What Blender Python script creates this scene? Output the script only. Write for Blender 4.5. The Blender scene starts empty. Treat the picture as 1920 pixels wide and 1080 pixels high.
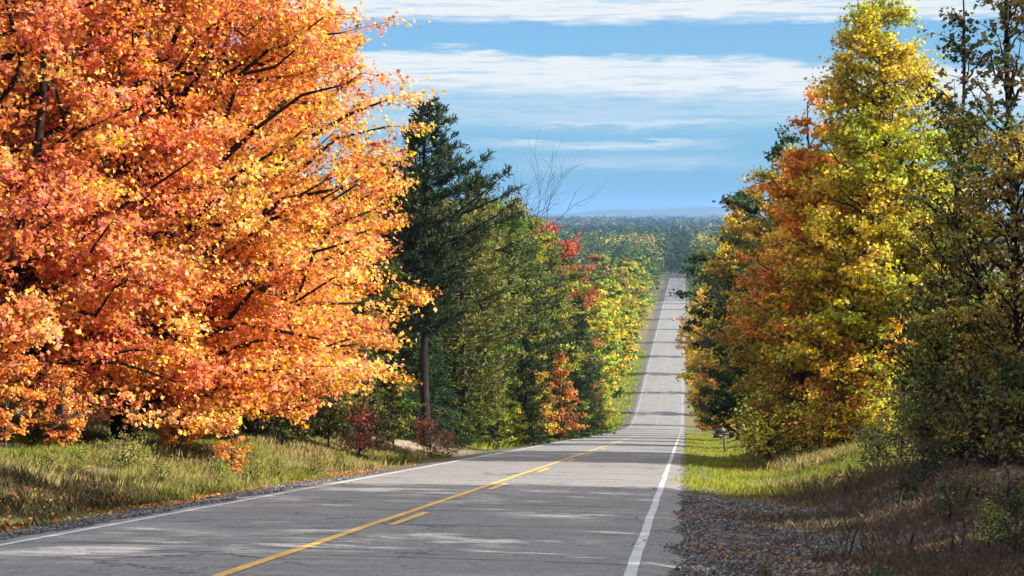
import bpy, math, random
import numpy as np
from mathutils import Vector, Matrix, Euler

# ------------------------------------------------------------------ camera, sky, sun, exposure
scene = bpy.context.scene
COL = scene.collection
R = math.radians
F = 3500.0                       # focal length in pixels of a 1920 px wide picture
VX, VY = 1286.0, 400.0           # where the road direction (+Y, level) meets the picture
cam_d = bpy.data.cameras.new('camera')
cam_d.sensor_width = 36.0
cam_d.lens = 36.0 * F / 1920.0
cam_d.clip_start = 0.1
cam_d.clip_end = 60000.0
cam = bpy.data.objects.new('camera', cam_d)
COL.objects.link(cam)
YAW = math.atan((VX - 960.0) / F)
PITCH = -math.atan((540.0 - VY) / F)
cam.location = (0, 0, 0)
cam.rotation_euler = (math.pi / 2 + PITCH, 0, YAW)
scene.camera = cam
CM = Euler((math.pi / 2 + PITCH, 0, YAW)).to_matrix()

SUN_AZ = R(95)                  # clockwise from +Y (the road direction)
SUN_EL = R(31)
sun_dir = Vector((math.sin(SUN_AZ) * math.cos(SUN_EL), math.cos(SUN_AZ) * math.cos(SUN_EL), math.sin(SUN_EL)))
sl = bpy.data.lights.new('sun', 'SUN')
sl.energy = 5.0
sl.angle = R(0.5)
sl.color = (1.0, 0.93, 0.82)
so = bpy.data.objects.new('sun', sl)
so.rotation_euler = sun_dir.to_track_quat('Z', 'Y').to_euler()
COL.objects.link(so)

scene.view_settings.view_transform = 'Standard'
scene.view_settings.look = 'None'
scene.view_settings.gamma = 1
scene.view_settings.use_curve_mapping = False
scene.view_settings.exposure = 1.2

scene.render.engine = 'CYCLES'
cy = scene.cycles
cy.max_bounces = 7
cy.diffuse_bounces = 4
cy.glossy_bounces = 2
cy.transmission_bounces = 5
cy.volume_bounces = 0
cy.transparent_max_bounces = 8
cy.use_denoising = True
cy.sample_clamp_indirect = 6.0

def N(nt, kind, **kw):
    n = nt.nodes.new(kind)
    for k, v in kw.items():
        setattr(n, k, v)
    return n

class NB:
    """small helper to write node maths"""
    def __init__(s, nt): s.nt = nt
    def _in(s, sock, v):
        if isinstance(v, bpy.types.NodeSocket): s.nt.links.new(v, sock)
        else: sock.default_value = v
    def m(s, op, a, b=0.0, c=0.0, clamp=False):
        n = s.nt.nodes.new('ShaderNodeMath'); n.operation = op; n.use_clamp = clamp
        s._in(n.inputs[0], a); s._in(n.inputs[1], b); s._in(n.inputs[2], c)
        return n.outputs[0]
    def ss(s, x, a, b):
        n = s.nt.nodes.new('ShaderNodeMapRange'); n.interpolation_type = 'SMOOTHSTEP'
        s._in(n.inputs['Value'], x); s._in(n.inputs['From Min'], a); s._in(n.inputs['From Max'], b)
        n.inputs['To Min'].default_value = 0; n.inputs['To Max'].default_value = 1
        return n.outputs[0]
    def xyz(s, x, y, z=0.0):
        n = s.nt.nodes.new('ShaderNodeCombineXYZ')
        s._in(n.inputs[0], x); s._in(n.inputs[1], y); s._in(n.inputs[2], z)
        return n.outputs[0]
    def noise(s, vec, scale, detail=3.0, rough=0.55, dist=0.0):
        n = s.nt.nodes.new('ShaderNodeTexNoise')
        s._in(n.inputs['Vector'], vec); n.inputs['Scale'].default_value = scale
        n.inputs['Detail'].default_value = detail; n.inputs['Roughness'].default_value = rough
        n.inputs['Distortion'].default_value = dist
        return n.outputs['Fac']
    def mix(s, f, a, b, mode='MIX'):
        n = s.nt.nodes.new('ShaderNodeMix'); n.data_type = 'RGBA'; n.blend_type = mode
        s._in(n.inputs[0], f)
        s._in(n.inputs[6], a if isinstance(a, bpy.types.NodeSocket) else (*a, 1)[:4])
        s._in(n.inputs[7], b if isinstance(b, bpy.types.NodeSocket) else (*b, 1)[:4])
        return n.outputs[2]

world = bpy.data.worlds.new('World')
scene.world = world
world.use_nodes = True
wn = world.node_tree
for n in list(wn.nodes): wn.nodes.remove(n)
b = NB(wn)
wo = N(wn, 'ShaderNodeOutputWorld'); bg = N(wn, 'ShaderNodeBackground')
SKY_STR = 0.06
bg.inputs['Strength'].default_value = SKY_STR
sky = N(wn, 'ShaderNodeTexSky'); sky.sky_type = 'NISHITA'; sky.sun_disc = False
sky.sun_elevation = SUN_EL; sky.sun_rotation = SUN_AZ
sky.air_density = 1.0; sky.dust_density = 0.3; sky.ozone_density = 2.0; sky.altitude = 300
tc = N(wn, 'ShaderNodeTexCoord'); sp = N(wn, 'ShaderNodeSeparateXYZ')
wn.links.new(tc.outputs['Generated'], sp.inputs[0])
dx, dy, dz = sp.outputs
yy = b.m('MAXIMUM', b.m('ABSOLUTE', dy), 0.25)
u = b.m('DIVIDE', dx, yy); v = b.m('DIVIDE', dz, yy)
# wispy layered clouds: strata stretched along the horizon
wob = b.noise(b.xyz(b.m('MULTIPLY', u, 9), b.m('MULTIPLY', v, 30), 3.1), 1.0, 4.0, 0.6)
wob2 = b.noise(b.xyz(b.m('MULTIPLY', u, 40), b.m('MULTIPLY', v, 300), 1.7), 1.0, 4.0, 0.62)
vd = b.m('ADD', v, b.m('MULTIPLY', b.m('SUBTRACT', wob, 0.5), 0.016))
vd = b.m('ADD', vd, b.m('MULTIPLY', b.m('SUBTRACT', wob2, 0.5), 0.010))
fib = b.noise(b.xyz(b.m('MULTIPLY', u, 28), b.m('MULTIPLY', v, 420), 7.7), 1.0, 5.0, 0.6, 0.3)
def band(lo, hi, slo, shi, amp, u0=-9, u1=9, su=0.02, tilt=0.0):
    w = b.m('ADD', vd, b.m('MULTIPLY', u, tilt))
    m = b.m('MULTIPLY', b.ss(w, lo - slo, lo + slo), b.m('SUBTRACT', 1.0, b.ss(w, hi - shi, hi + shi)))
    m = b.m('MULTIPLY', m, b.m('MULTIPLY', b.ss(u, u0 - su, u0 + su), b.m('SUBTRACT', 1.0, b.ss(u, u1 - su, u1 + su))))
    return b.m('MULTIPLY', m, amp)
def pv(y): return (VY - y) / F
def pu(x): return (x - VX) / F
bands = [
    band(pv(38), 0.155, .0035, .02, 1.0),
    band(pv(52), pv(20), .002, .004, .9, pu(1400), 9, .05, -0.02),
    band(pv(186), pv(116), .008, .0025, 1.0, -9, 9, .02, 0.025),
    band(pv(238), pv(180), .006, .006, .38),
    band(pv(236), pv(222), .0015, .0025, .6, pu(980), pu(1420), .03),
    band(pv(276), pv(262), .003, .0012, .62, pu(900), pu(1330), .03),
    band(pv(318), pv(292), .003, .004, .32, pu(1000), pu(1400), .04),
    band(pv(96), pv(89), .0008, .001, .5, pu(820), pu(880), .012),
    band(pv(109), pv(104), .0007, .0008, .6, pu(1148), pu(1175), .004),
]
mask = bands[0]
for q in bands[1:]: mask = b.m('MAXIMUM', mask, q)
mask = b.m('MULTIPLY', mask, b.m('ADD', 0.50, b.m('MULTIPLY', b.ss(fib, 0.32, 0.58), 0.60)), clamp=True)
tint = b.mix(1.0, sky.outputs[0], (0.50, 0.78, 1.06), 'MULTIPLY')
CLOUD = tuple(c * 0.40 / SKY_STR for c in (0.96, 1.0, 1.01))
tint = b.mix(b.m('SUBTRACT', 1.0, b.ss(dz, -0.02, 0.10)), tint, b.mix(1.0, tint, (0.36, 0.63, 0.94), 'MULTIPLY'))
wc = b.mix(mask, tint, CLOUD)
# unseen bright broken cloud added overhead to fill the shaded foreground with light
FILL_CLOUD = tuple(c * 0.68 / SKY_STR for c in (1.0, 0.985, 0.97))
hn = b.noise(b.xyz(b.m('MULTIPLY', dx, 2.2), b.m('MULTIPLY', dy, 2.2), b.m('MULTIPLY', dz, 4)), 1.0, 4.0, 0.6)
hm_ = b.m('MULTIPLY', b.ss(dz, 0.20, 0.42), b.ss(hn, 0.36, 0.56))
wc = b.mix(hm_, wc, FILL_CLOUD)
wn.links.new(wc, bg.inputs['Color'])
wn.links.new(bg.outputs[0], wo.inputs['Surface'])

# ------------------------------------------------------------------ helpers
def ray(px, py):
    return CM @ Vector(((px - 960.0) / F, (540.0 - py) / F, -1.0))
def X_at(px, Y, py=600):
    r = ray(px, py); return r.x / r.y * Y
def Z_at(py, Y, px=960):
    r = ray(px, py); return r.z / r.y * Y

XC = -3.92            # road centre line
def zr(y):
    """height of the road: an even grade down to the valley floor"""
    y = np.asarray(y, dtype=float)
    a = -1.44 - 0.11 * y
    bb = -30.6 - 0.0008 * (y - 260)
    k = 1.6
    m = np.maximum(a, bb)
    d = np.abs(a - bb)
    z = m + k * np.exp(-d / k) * 0.6
    far = np.clip((y - 1200) / 6000, 0, 1)
    return z - 6 * far
def sm(x, a, c):
    t = np.clip((x - a) / (c - a), 0, 1); return t * t * (3 - 2 * t)
def H(x, y):
    x = np.asarray(x, dtype=float); y = np.asarray(y, dtype=float)
    u = x - XC; au = np.abs(u)
    z = zr(y)
    fade = 1 - 0.6 * sm(y, 150, 320)
    off = -0.12 * sm(au, 3.7, 5.2) - 0.10 * sm(au, 5.0, 5.8) * (u < 0)
    right = 0.88 * sm(u, 5.8, 9.8) + 0.9 * sm(u, 10, 30)
    left = 0.72 * sm(-u, 5.8, 10.5) + 0.8 * sm(-u, 10.5, 18) + 0.6 * sm(-u, 20, 60)
    near = 0.06 * np.sin(x * 1.3 + y * .7) * np.sin(y * .9 - x * .4) + .05 * np.sin(x * 2.9) * np.sin(y * 2.1 + 1)
    off = off + np.where(u > 0, right, left) * fade + near * sm(au, 5.2, 8)
    return z + off - 0.03 * sm(au, 3.2, 3.6) * (au < 400)
def Hs(x, y): return float(H(x, y))

rng = np.random.default_rng(11)

def raw_mesh(name, V, sizes, idx, attrs=None, smooth=False):
    """V: n x 3, sizes: verts per face, idx: flat loop indices, attrs: {name: n x 3}"""
    me = bpy.data.meshes.new(name)
    me.vertices.add(len(V)); me.vertices.foreach_set('co', np.asarray(V, dtype=np.float32).ravel())
    me.loops.add(len(idx)); me.loops.foreach_set('vertex_index', np.asarray(idx, dtype=np.int32))
    sizes = np.asarray(sizes, dtype=np.int32)
    st = np.zeros(len(sizes), dtype=np.int32); st[1:] = np.cumsum(sizes)[:-1]
    me.polygons.add(len(sizes)); me.polygons.foreach_set('loop_start', st)
    try: me.polygons.foreach_set('loop_total', sizes)
    except Exception: pass
    if attrs:
        for k, a in attrs.items():
            at = me.attributes.new(k, 'FLOAT_VECTOR', 'POINT')
            at.data.foreach_set('vector', np.asarray(a, dtype=np.float32).ravel())
    if smooth: me.polygons.foreach_set('use_smooth', np.ones(len(sizes), dtype=bool))
    me.update(calc_edges=True)
    return me

class MB:
    """collects simple shapes into one mesh"""
    def __init__(s): s.V = []; s.S = []; s.I = []; s.n = 0
    def add(s, V, faces):
        V = [tuple(p) for p in V]; s.V += V
        for f in faces: s.S.append(len(f)); s.I += [s.n + i for i in f]
        s.n += len(V)
    def tube(s, pts, rad, k=6, cap=True):
        pts = [Vector(p) for p in pts]; rings = []
        up = Vector((0.13, 0.21, 1)).normalized()
        V = []
        for i, p in enumerate(pts):
            d = (pts[min(i + 1, len(pts) - 1)] - pts[max(i - 1, 0)])
            if d.length < 1e-9: d = Vector((0, 0, 1))
            d.normalize()
            a = d.cross(up)
            if a.length < .05: a = d.cross(Vector((1, 0, 0)))
            a.normalize(); c = d.cross(a)
            for j in range(k):
                t = 2 * math.pi * j / k
                V.append(p + (a * math.cos(t) + c * math.sin(t)) * rad[i])
        fs = []
        for i in range(len(pts) - 1):
            for j in range(k):
                fs.append((i * k + j, i * k + (j + 1) % k, (i + 1) * k + (j + 1) % k, (i + 1) * k + j))
        if cap: fs.append(tuple(range(k))[::-1]); fs.append(tuple((len(pts) - 1) * k + j for j in range(k)))
        s.add(V, fs)
    def box(s, c, sz, rot=None, bev=0.0):
        hx, hy, hz = [q / 2 for q in sz]
        if bev <= 0:
            P = [Vector((x, y, z)) for x in (-hx, hx) for y in (-hy, hy) for z in (-hz, hz)]
            fs = [(0, 1, 3, 2), (4, 6, 7, 5), (0, 4, 5, 1), (2, 3, 7, 6), (0, 2, 6, 4), (1, 5, 7, 3)]
        else:
            P = []; fs = []
            for z, q in ((-hz, bev), (-hz + bev, 0), (hz - bev, 0), (hz, bev)):
                x_, y_ = hx - q, hy - q
                for (a, c2) in ((-x_, -y_ + bev * .8), (-x_ + bev * .8, -y_), (x_ - bev * .8, -y_), (x_, -y_ + bev * .8), (x_, y_ - bev * .8), (x_ - bev * .8, y_), (-x_ + bev * .8, y_), (-x_, y_ - bev * .8)):
                    P.append(Vector((a, c2, z)))
            for i in range(3):
                for j in range(8): fs.append((i * 8 + j, i * 8 + (j + 1) % 8, i * 8 + 8 + (j + 1) % 8, i * 8 + 8 + j))
            fs.append(tuple(range(8))[::-1]); fs.append(tuple(range(24, 32)))
        c = Vector(c)
        if rot: m = Euler(rot).to_matrix(); P = [m @ p for p in P]
        s.add([c + p for p in P], fs)
    def mesh(s, name, smooth=False): return raw_mesh(name, np.array([tuple(v) for v in s.V]), s.S, s.I, smooth=smooth)

def link(name, me, mat=None, parent=None, **props):
    o = bpy.data.objects.new(name, me); COL.objects.link(o)
    if mat is not None and me is not None and not me.materials: me.materials.append(mat)
    if parent is not None: o.parent = parent
    for k, v in props.items(): o[k] = v
    return o
def empty(name, loc, rz=0.0, sc=1.0):
    o = bpy.data.objects.new(name, None); COL.objects.link(o)
    o.location = loc; o.rotation_euler = (0, 0, rz); o.scale = (sc,) * 3 if not hasattr(sc, '__len__') else sc
    o.empty_display_size = 0.3
    return o
def tag(o, label=None, cat=None, group=None, kind=None):
    if label: o['label'] = label
    if cat: o['category'] = cat
    if group: o['group'] = group
    if kind: o['kind'] = kind
    return o

def new_mat(name):
    m = bpy.data.materials.new(name); m.use_nodes = True
    nt = m.node_tree
    for n in list(nt.nodes): nt.nodes.remove(n)
    return m, nt, NB(nt)
def finish(nt, bsdf):
    o = N(nt, 'ShaderNodeOutputMaterial'); nt.links.new(bsdf, o.inputs['Surface'])

def plain(name, color, rough=0.6, var=0.15, scale=8.0, metal=0.0, bump=0.0):
    m, nt, b = new_mat(name)
    tc = N(nt, 'ShaderNodeTexCoord')
    n = b.noise(tc.outputs['Object'], scale, 5.0, 0.6)
    c = b.mix(b.ss(n, .3, .7), tuple(q * (1 - var) for q in color), tuple(min(1, q * (1 + var)) for q in color))
    p = N(nt, 'ShaderNodeBsdfPrincipled'); nt.links.new(c, p.inputs['Base Color'])
    p.inputs['Roughness'].default_value = rough; p.inputs['Metallic'].default_value = metal
    if bump:
        bm_ = N(nt, 'ShaderNodeBump'); bm_.inputs['Strength'].default_value = bump; nt.links.new(n, bm_.inputs['Height'])
        nt.links.new(bm_.outputs[0], p.inputs['Normal'])
    finish(nt, p.outputs[0]); return m

def leaf_mat(name, transl=0.42, rough=0.5, own=None, third=None):
    """leaf colour: object colour and a second tint, mixed clump by clump, each leaf a little different"""
    m, nt, b = new_mat(name)
    at = N(nt, 'ShaderNodeAttribute'); at.attribute_name = 'leafv'
    s = N(nt, 'ShaderNodeSeparateXYZ'); nt.links.new(at.outputs['Vector'], s.inputs[0])
    r1, cl, r2 = s.outputs
    if own:
        c1, c2 = own
    else:
        oi = N(nt, 'ShaderNodeObjectInfo'); c1 = oi.outputs['Color']
        a2 = N(nt, 'ShaderNodeAttribute'); a2.attribute_type = 'OBJECT'; a2.attribute_name = 'tint'
        c2 = a2.outputs['Color']
    f = b.ss(b.m('ADD', cl, b.m('MULTIPLY', b.m('SUBTRACT', r2, 0.5), 0.35)), 0.35, 0.65)
    c = b.mix(f, c1, c2)
    if third:
        tcn = N(nt, 'ShaderNodeTexCoord'); sx = N(nt, 'ShaderNodeSeparateXYZ'); nt.links.new(tcn.outputs['Object'], sx.inputs[0])
        pt = b.noise(tcn.outputs['Object'], .42, 2.0, .5)
        pt = b.m('ADD', pt, b.m('MULTIPLY', b.m('SUBTRACT', r2, .5), .12))
        c = b.mix(b.m('MULTIPLY', b.ss(pt, .54, .64), b.m('MULTIPLY', b.ss(sx.outputs[0], .5, 4.0), b.ss(sx.outputs[2], 3.0, 6.0))), c, third)
    hsv = N(nt, 'ShaderNodeHueSaturation'); nt.links.new(c, hsv.inputs['Color'])
    nt.links.new(b.m('ADD', 0.475, b.m('MULTIPLY', r2, 0.05)), hsv.inputs['Hue'])
    nt.links.new(b.m('MULTIPLY', b.m('ADD', 0.36, b.m('MULTIPLY', r1, 1.15)), b.m('ADD', 0.88, b.m('MULTIPLY', b.m('FRACT', b.m('MULTIPLY', cl, 5.3)), 0.24))), hsv.inputs['Value'])
    nt.links.new(b.m('ADD', 0.85, b.m('MULTIPLY', r2, 0.25)), hsv.inputs['Saturation'])
    p = N(nt, 'ShaderNodeBsdfPrincipled'); nt.links.new(hsv.outputs[0], p.inputs['Base Color'])
    p.inputs['Roughness'].default_value = rough
    p.inputs['Specular IOR Level'].default_value = 0.15
    t = N(nt, 'ShaderNodeBsdfTranslucent'); nt.links.new(hsv.outputs[0], t.inputs['Color'])
    mx = N(nt, 'ShaderNodeMixShader'); mx.inputs[0].default_value = transl
    nt.links.new(p.outputs[0], mx.inputs[1]); nt.links.new(t.outputs[0], mx.inputs[2])
    finish(nt, mx.outputs[0]); return m

def bark_mat(name, c0, c1):
    m, nt, b = new_mat(name)
    tc = N(nt, 'ShaderNodeTexCoord'); mp = N(nt, 'ShaderNodeMapping'); mp.inputs['Scale'].default_value = (6, 6, 1.2)
    nt.links.new(tc.outputs['Object'], mp.inputs[0])
    n = b.noise(mp.outputs[0], 2.0, 6.0, 0.65)
    c = b.mix(b.ss(n, .35, .65), c0, c1)
    p = N(nt, 'ShaderNodeBsdfPrincipled'); nt.links.new(c, p.inputs['Base Color']); p.inputs['Roughness'].default_value = .95; p.inputs['Specular IOR Level'].default_value = .08
    bp = N(nt, 'ShaderNodeBump'); bp.inputs['Strength'].default_value = .7; bp.inputs['Distance'].default_value = .03
    nt.links.new(n, bp.inputs['Height']); nt.links.new(bp.outputs[0], p.inputs['Normal'])
    finish(nt, p.outputs[0]); return m

M_LEAF = leaf_mat('leaf')
M_LEAF3 = leaf_mat('maple_leaf', third=(.66, .47, .045))
M_NEEDLE = leaf_mat('needles', 0.15, 0.6)
M_BARK = bark_mat('bark', (.035, .028, .022), (.10, .085, .07))
M_BARKD = bark_mat('dark_bark', (.014, .011, .009), (.04, .033, .028))
M_BARKG = bark_mat('grey_bark', (.12, .11, .10), (.30, .28, .26))

# ------------------------------------------------------------------ foliage builders
LEAF7 = np.array([(0, -.5), (.30, -.28), (.52, .02), (.20, .12), (.0, .55), (-.20, .12), (-.52, .02), (-.30, -.28)])
LEAF6 = np.array([(0, -.5), (.40, -.30), (.46, .10), (.12, .50), (-.30, .42), (-.46, -.05)])
LEAF4 = np.array([(0, -.5), (.36, -.02), (.0, .5), (-.36, -.02)])
LEAF5 = np.array([(0, -.5), (.42, -.18), (.26, .36), (-.26, .36), (-.42, -.18)])

def unit(a): return a / np.maximum(np.linalg.norm(a, axis=1, keepdims=True), 1e-9)

def leaves_mesh(name, P, Nrm, size, clump, tmpl=LEAF4, rg=None, bend=0.18):
    """one flat little polygon per leaf at P, facing Nrm"""
    rg = rg or rng
    n = len(P); k = len(tmpl)
    Nrm = unit(Nrm)
    a = unit(np.cross(Nrm, unit(rg.normal(size=(n, 3)))))
    c = np.cross(Nrm, a)
    s = (size * rg.uniform(.65, 1.3, n))[:, None, None]
    T = tmpl[None, :, :]
    V = P[:, None, :] + s * (a[:, None, :] * T[:, :, :1] + c[:, None, :] * T[:, :, 1:2]) - s * Nrm[:, None, :] * (bend * np.abs(T[:, :, :1]) * 2)
    V = V.reshape(-1, 3)
    r1 = rg.random(n); r2 = rg.random(n)
    A = np.repeat(np.stack([r1, np.clip(clump, 0, 1), r2], 1), k, axis=0)
    return raw_mesh(name, V, np.full(n, k), np.arange(n * k), {'leafv': A})

def tree(name, h=15.0, rad=5.0, base=2.0, prof=None, nb=90, nl=20000, leaf=0.2, tmpl=LEAF4, seed=1, rt=0.22,
         slope=0.55, up=0.25, spray=0.6, inner=0.3, twigs=6, gap=0.0, flat=0.55, lean=(0, 0), hue=None, forks=0, leafup=0.6, clear=None, tight=.28, zmin=0.0):
    """skeleton of trunk, limbs and twigs with leaves scattered along the twigs; returns (trunk mesh, crown mesh)"""
    rg = np.random.default_rng(seed)
    prof = prof or (lambda t: math.sin(math.pi * min(1, .12 + .88 * t) ** .8) ** .7)
    mb = MB()
    def axis(z):
        t = z / h
        return Vector((lean[0] * t * t + .12 * math.sin(z * .6 + seed), lean[1] * t * t + .12 * math.sin(z * .5 + 2 * seed), z))
    zs = np.linspace(-0.4, h * .97, 14)
    mb.tube([axis(z) for z in zs], [max(.012, rt * (1.25 if z < 0 else 1) * (1 - max(0, z) / h) ** .85 + .01) for z in zs], 8)
    for q in range(forks):
        a = rg.uniform(0, 6.28); z0 = base * rg.uniform(1.1, 2.2)
        p = axis(z0); e = Vector((math.cos(a) * rad * .35, math.sin(a) * rad * .35, h * .8)) 
        pts = [p.lerp(e, t) + Vector((math.cos(a), math.sin(a), 0)) * rad * .18 * math.sin(math.pi * t) for t in np.linspace(0, 1, 8)]
        mb.tube(pts, [rt * .45 * (1 - .85 * t) + .01 for t in np.linspace(0, 1, 8)], 6)
    TP, TD, TC, TL = [], [], [], []
    ga = rg.uniform(0, 6.28)
    i = 0; tries = 0
    while i < nb and tries < nb * 20:
        tries += 1
        t = rg.random()
        R_ = prof(t)
        if rg.random() > R_ * 1.0 + .12: continue
        i += 1
        ga += 2.39996 + rg.normal() * .35
        z = base + t * (h - base)
        rr = rad * R_ * (rg.uniform(.35, .8) if rg.random() < inner else rg.uniform(.78, 1.02))
        tip = axis(z); tip.x += rr * math.cos(ga); tip.y += rr * math.sin(ga)
        za = max(base * .55 + rg.uniform(0, .5), z - rr * slope * rg.uniform(.7, 1.3))
        za = max(zmin, min(za, h * .95))
        st = axis(za)
        mid = st.lerp(tip, .5); mid.z += rr * up * rg.uniform(-.2, .8) - rr * .05
        pts = []
        nseg = 6
        for k in range(nseg + 1):
            s_ = k / nseg
            wv_ = math.sin(math.pi * s_) * rr * .05
            pts.append(st * (1 - s_) ** 2 + mid * 2 * s_ * (1 - s_) + tip * s_ ** 2 + Vector((rg.normal() * wv_, rg.normal() * wv_, rg.normal() * wv_)))
        ln = (tip - st).length
        r0 = min(rt * .55, .012 + .016 * ln)
        mb.tube(pts, [r0 * (1 - .85 * k / nseg) + .006 for k in range(nseg + 1)], 4, cap=False)
        ch = rg.random()
        for w in range(twigs):
            s_ = rg.uniform(.30, 1.0) if w else 1.0
            k = min(nseg - 1, int(s_ * nseg)); p = pts[k].lerp(pts[k + 1], s_ * nseg - k)
            d = (tip - st); d.normalize()
            d = Vector((d.x + rg.normal() * .75, d.y + rg.normal() * .75, d.z * .5 + rg.normal() * .35)).normalized()
            tl = max(.35, spray * rad * .32 * rg.uniform(.6, 1.3) * (1.15 - .5 * s_ if w else .8))
            q = p + d * tl
            if w % 2 == 0: mb.tube([p, p.lerp(q, .5) + Vector((0, 0, .04)), q], [.014, .009, .004], 3, cap=False)
            TP.append(p); TD.append(q - p); TC.append(ch * .75 + rg.random() * .25); TL.append(tl)
    TP = np.array([tuple(p) for p in TP]); TD = np.array([tuple(p) for p in TD]); TC = np.array(TC); TL = np.array(TL)
    pr = TL / TL.sum()
    ti = rg.choice(len(TP), nl, p=pr)
    s_ = rg.random(nl) ** .8
    sg = np.maximum(.09, TL[ti] * tight)[:, None]
    off = rg.normal(size=(nl, 3)) * sg * np.array([1, 1, flat])
    P = TP[ti] + TD[ti] * (s_ * 1.08)[:, None] + off
    kp = P[:, 2] > 0.25
    if clear is not None: kp &= ~clear(P, rg.random(len(P)))
    P = P[kp]; ti = ti[kp]; n = len(P)
    out = P.copy(); out[:, 2] = 0; out = unit(out)
    Nn = np.array([0, 0, 1.0]) * leafup + out * .45 + rg.normal(size=(n, 3)) * .55
    cl = TC[ti]
    if hue is not None: cl = np.clip(cl + hue(P / np.array([rad, rad, h])), 0, 1)
    return (mb.mesh(name + '_wood', True), leaves_mesh(name + '_leaves', P, Nn, leaf, cl, tmpl, rg))

def conifer(name, h=15.0, rad=3.0, base=1.0, seed=1, rt=.18, nwh=30, per=7, tuft=.3, ntuft=16, droop=.15, prof=None, needles=7, rise=.0, ndrop=.0, bias=0.0):
    rg = np.random.default_rng(seed); mb = MB()
    prof = prof or (lambda t: (1 - t) ** .9 * .95 + .05)
    zs = np.linspace(-.4, h, 12)
    wx = lambda z: Vector((.06 * math.sin(z * .8 + seed), .06 * math.sin(z * .6), z))
    mb.tube([wx(z) for z in zs], [rt * (1 - max(z, 0) / h) ** .8 + .015 for z in zs], 8)
    P, D, C = [], [], []
    for w in range(nwh):
        t = (w + .5) / nwh; z = base + t * (h - base)
        for k in range(per):
            if rg.random() < ndrop: continue
            a = 6.283 * k / per + w * 1.3 + rg.normal() * .2
            r = rad * prof(t) * rg.uniform(.7, 1.12) * (1 + bias * math.cos(a))
            st = wx(z + rg.normal() * .15)
            e = st + Vector((math.cos(a) * r, math.sin(a) * r, r * (-droop + rise) + rg.normal() * .1 * r))
            mid = st.lerp(e, .55) + Vector((0, 0, -.10 * r))
            pts = [st * (1 - s) ** 2 + mid * 2 * s * (1 - s) + e * s * s for s in (0, .25, .5, .75, 1)]
            mb.tube(pts, [min(rt * .4, .012 + .012 * r) * (1 - .8 * s) + .004 for s in (0, .25, .5, .75, 1)], 4, cap=False)
            n = max(3, int(ntuft * r / rad + 2)); ch = rg.random()
            for q in range(n):
                s = rg.uniform(.2, 1.0) if q else 1.0
                i = min(3, int(s * 4)); p = pts[i].lerp(pts[i + 1], s * 4 - i)
                side = Vector((-math.sin(a), math.cos(a), 0)) * rg.normal() * r * .22 * (1.1 - s * .6)
                P.append(p + side + Vector((0, 0, rg.normal() * .06))); D.append((e - st).normalized() * .6 + side.normalized() * .4 + Vector((0, 0, .25 + rise))); C.append(ch)
    P = np.array([tuple(p) for p in P]); D = np.array([tuple(p) for p in D]); C = np.array(C)
    n = len(P); k = needles
    P = np.repeat(P, k, 0); C = np.repeat(C, k); D = np.repeat(D, k, 0)
    d = unit(unit(D) + rg.normal(size=(n * k, 3)) * .55)
    s = (tuft * rg.uniform(.6, 1.25, n * k))[:, None]
    side = unit(np.cross(d, rg.normal(size=(n * k, 3)))) * s * .085
    b0 = P + rg.normal(size=P.shape) * tuft * .18
    V = np.stack([b0 - side * .6, b0 + side * .6, b0 + d * s * .7 + side, b0 + d * s, b0 + d * s * .7 - side], 1).reshape(-1, 3)
    A = np.repeat(np.stack([rg.random(n * k), C, rg.random(n * k)], 1), 5, 0)
    return (mb.mesh(name + '_wood', True), raw_mesh(name + '_needles', V, np.full(n * k, 5), np.arange(n * k * 5), {'leafv': A}))

def put(kind, meshes, X, Y, col, tint, label, cat, group=None, sc=1.0, rz=None, bark=None, mat=None, dz=0.0, sz=None):
    z = Hs(X, Y) + dz
    o = empty(kind, (X, Y, z), random.uniform(0, 6.28) if rz is None else rz, (sc, sc, sz or sc))
    tag(o, label, cat, group)
    t = link('trunk', meshes[0], bark or M_BARK, o)
    c = link('crown', meshes[1], mat or M_LEAF, o)
    c.color = (*col, 1); c['tint'] = [float(q) for q in tint]
    return o
random.seed(5)

# ------------------------------------------------------------------ terrain
def grid_mesh(name, xs, ys, zf, smooth=True):
    Xg, Yg = np.meshgrid(xs, ys); Zg = zf(Xg, Yg)
    V = np.stack([Xg, Yg, Zg], -1).reshape(-1, 3)
    nx, ny = len(xs), len(ys)
    i = (np.arange(ny - 1)[:, None] * nx + np.arange(nx - 1)[None, :]).ravel()
    idx = np.stack([i, i + 1, i + nx + 1, i + nx], 1).ravel()
    return raw_mesh(name, V, np.full(len(i), 4), idx, smooth=smooth)

xs = np.concatenate([-np.geomspace(60, 14000, 40)[::-1], np.arange(-50, -16, 2.0), np.arange(-15, -8.8, .35),
                     np.arange(-8.8, 1.2, .2), np.arange(1.2, 10, .35), np.arange(10, 40, 2.0), np.geomspace(42, 14000, 40)])
ys = np.concatenate([-np.geomspace(12, 4000, 14)[::-1], np.arange(-10, 110, .5), np.arange(110, 300, 2.0), np.arange(300, 800, 10), np.geomspace(810, 15000, 70)])
def ground_z(x, y):
    z = H(x, y)
    hill = 92 * sm(y, 7200, 9800) * (0.62 + .16 * np.sin(x / 700. + .5) + .12 * np.sin(x / 260. + 2) + .05 * np.sin(x / 90.)) 
    roll = sm(y, 1500, 3500) * (3 * np.sin(x / 300. + y / 500.) + 2 * np.sin(y / 230.))
    return z + hill + roll - 0.004
gm = grid_mesh('ground', xs, ys, ground_z)

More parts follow.
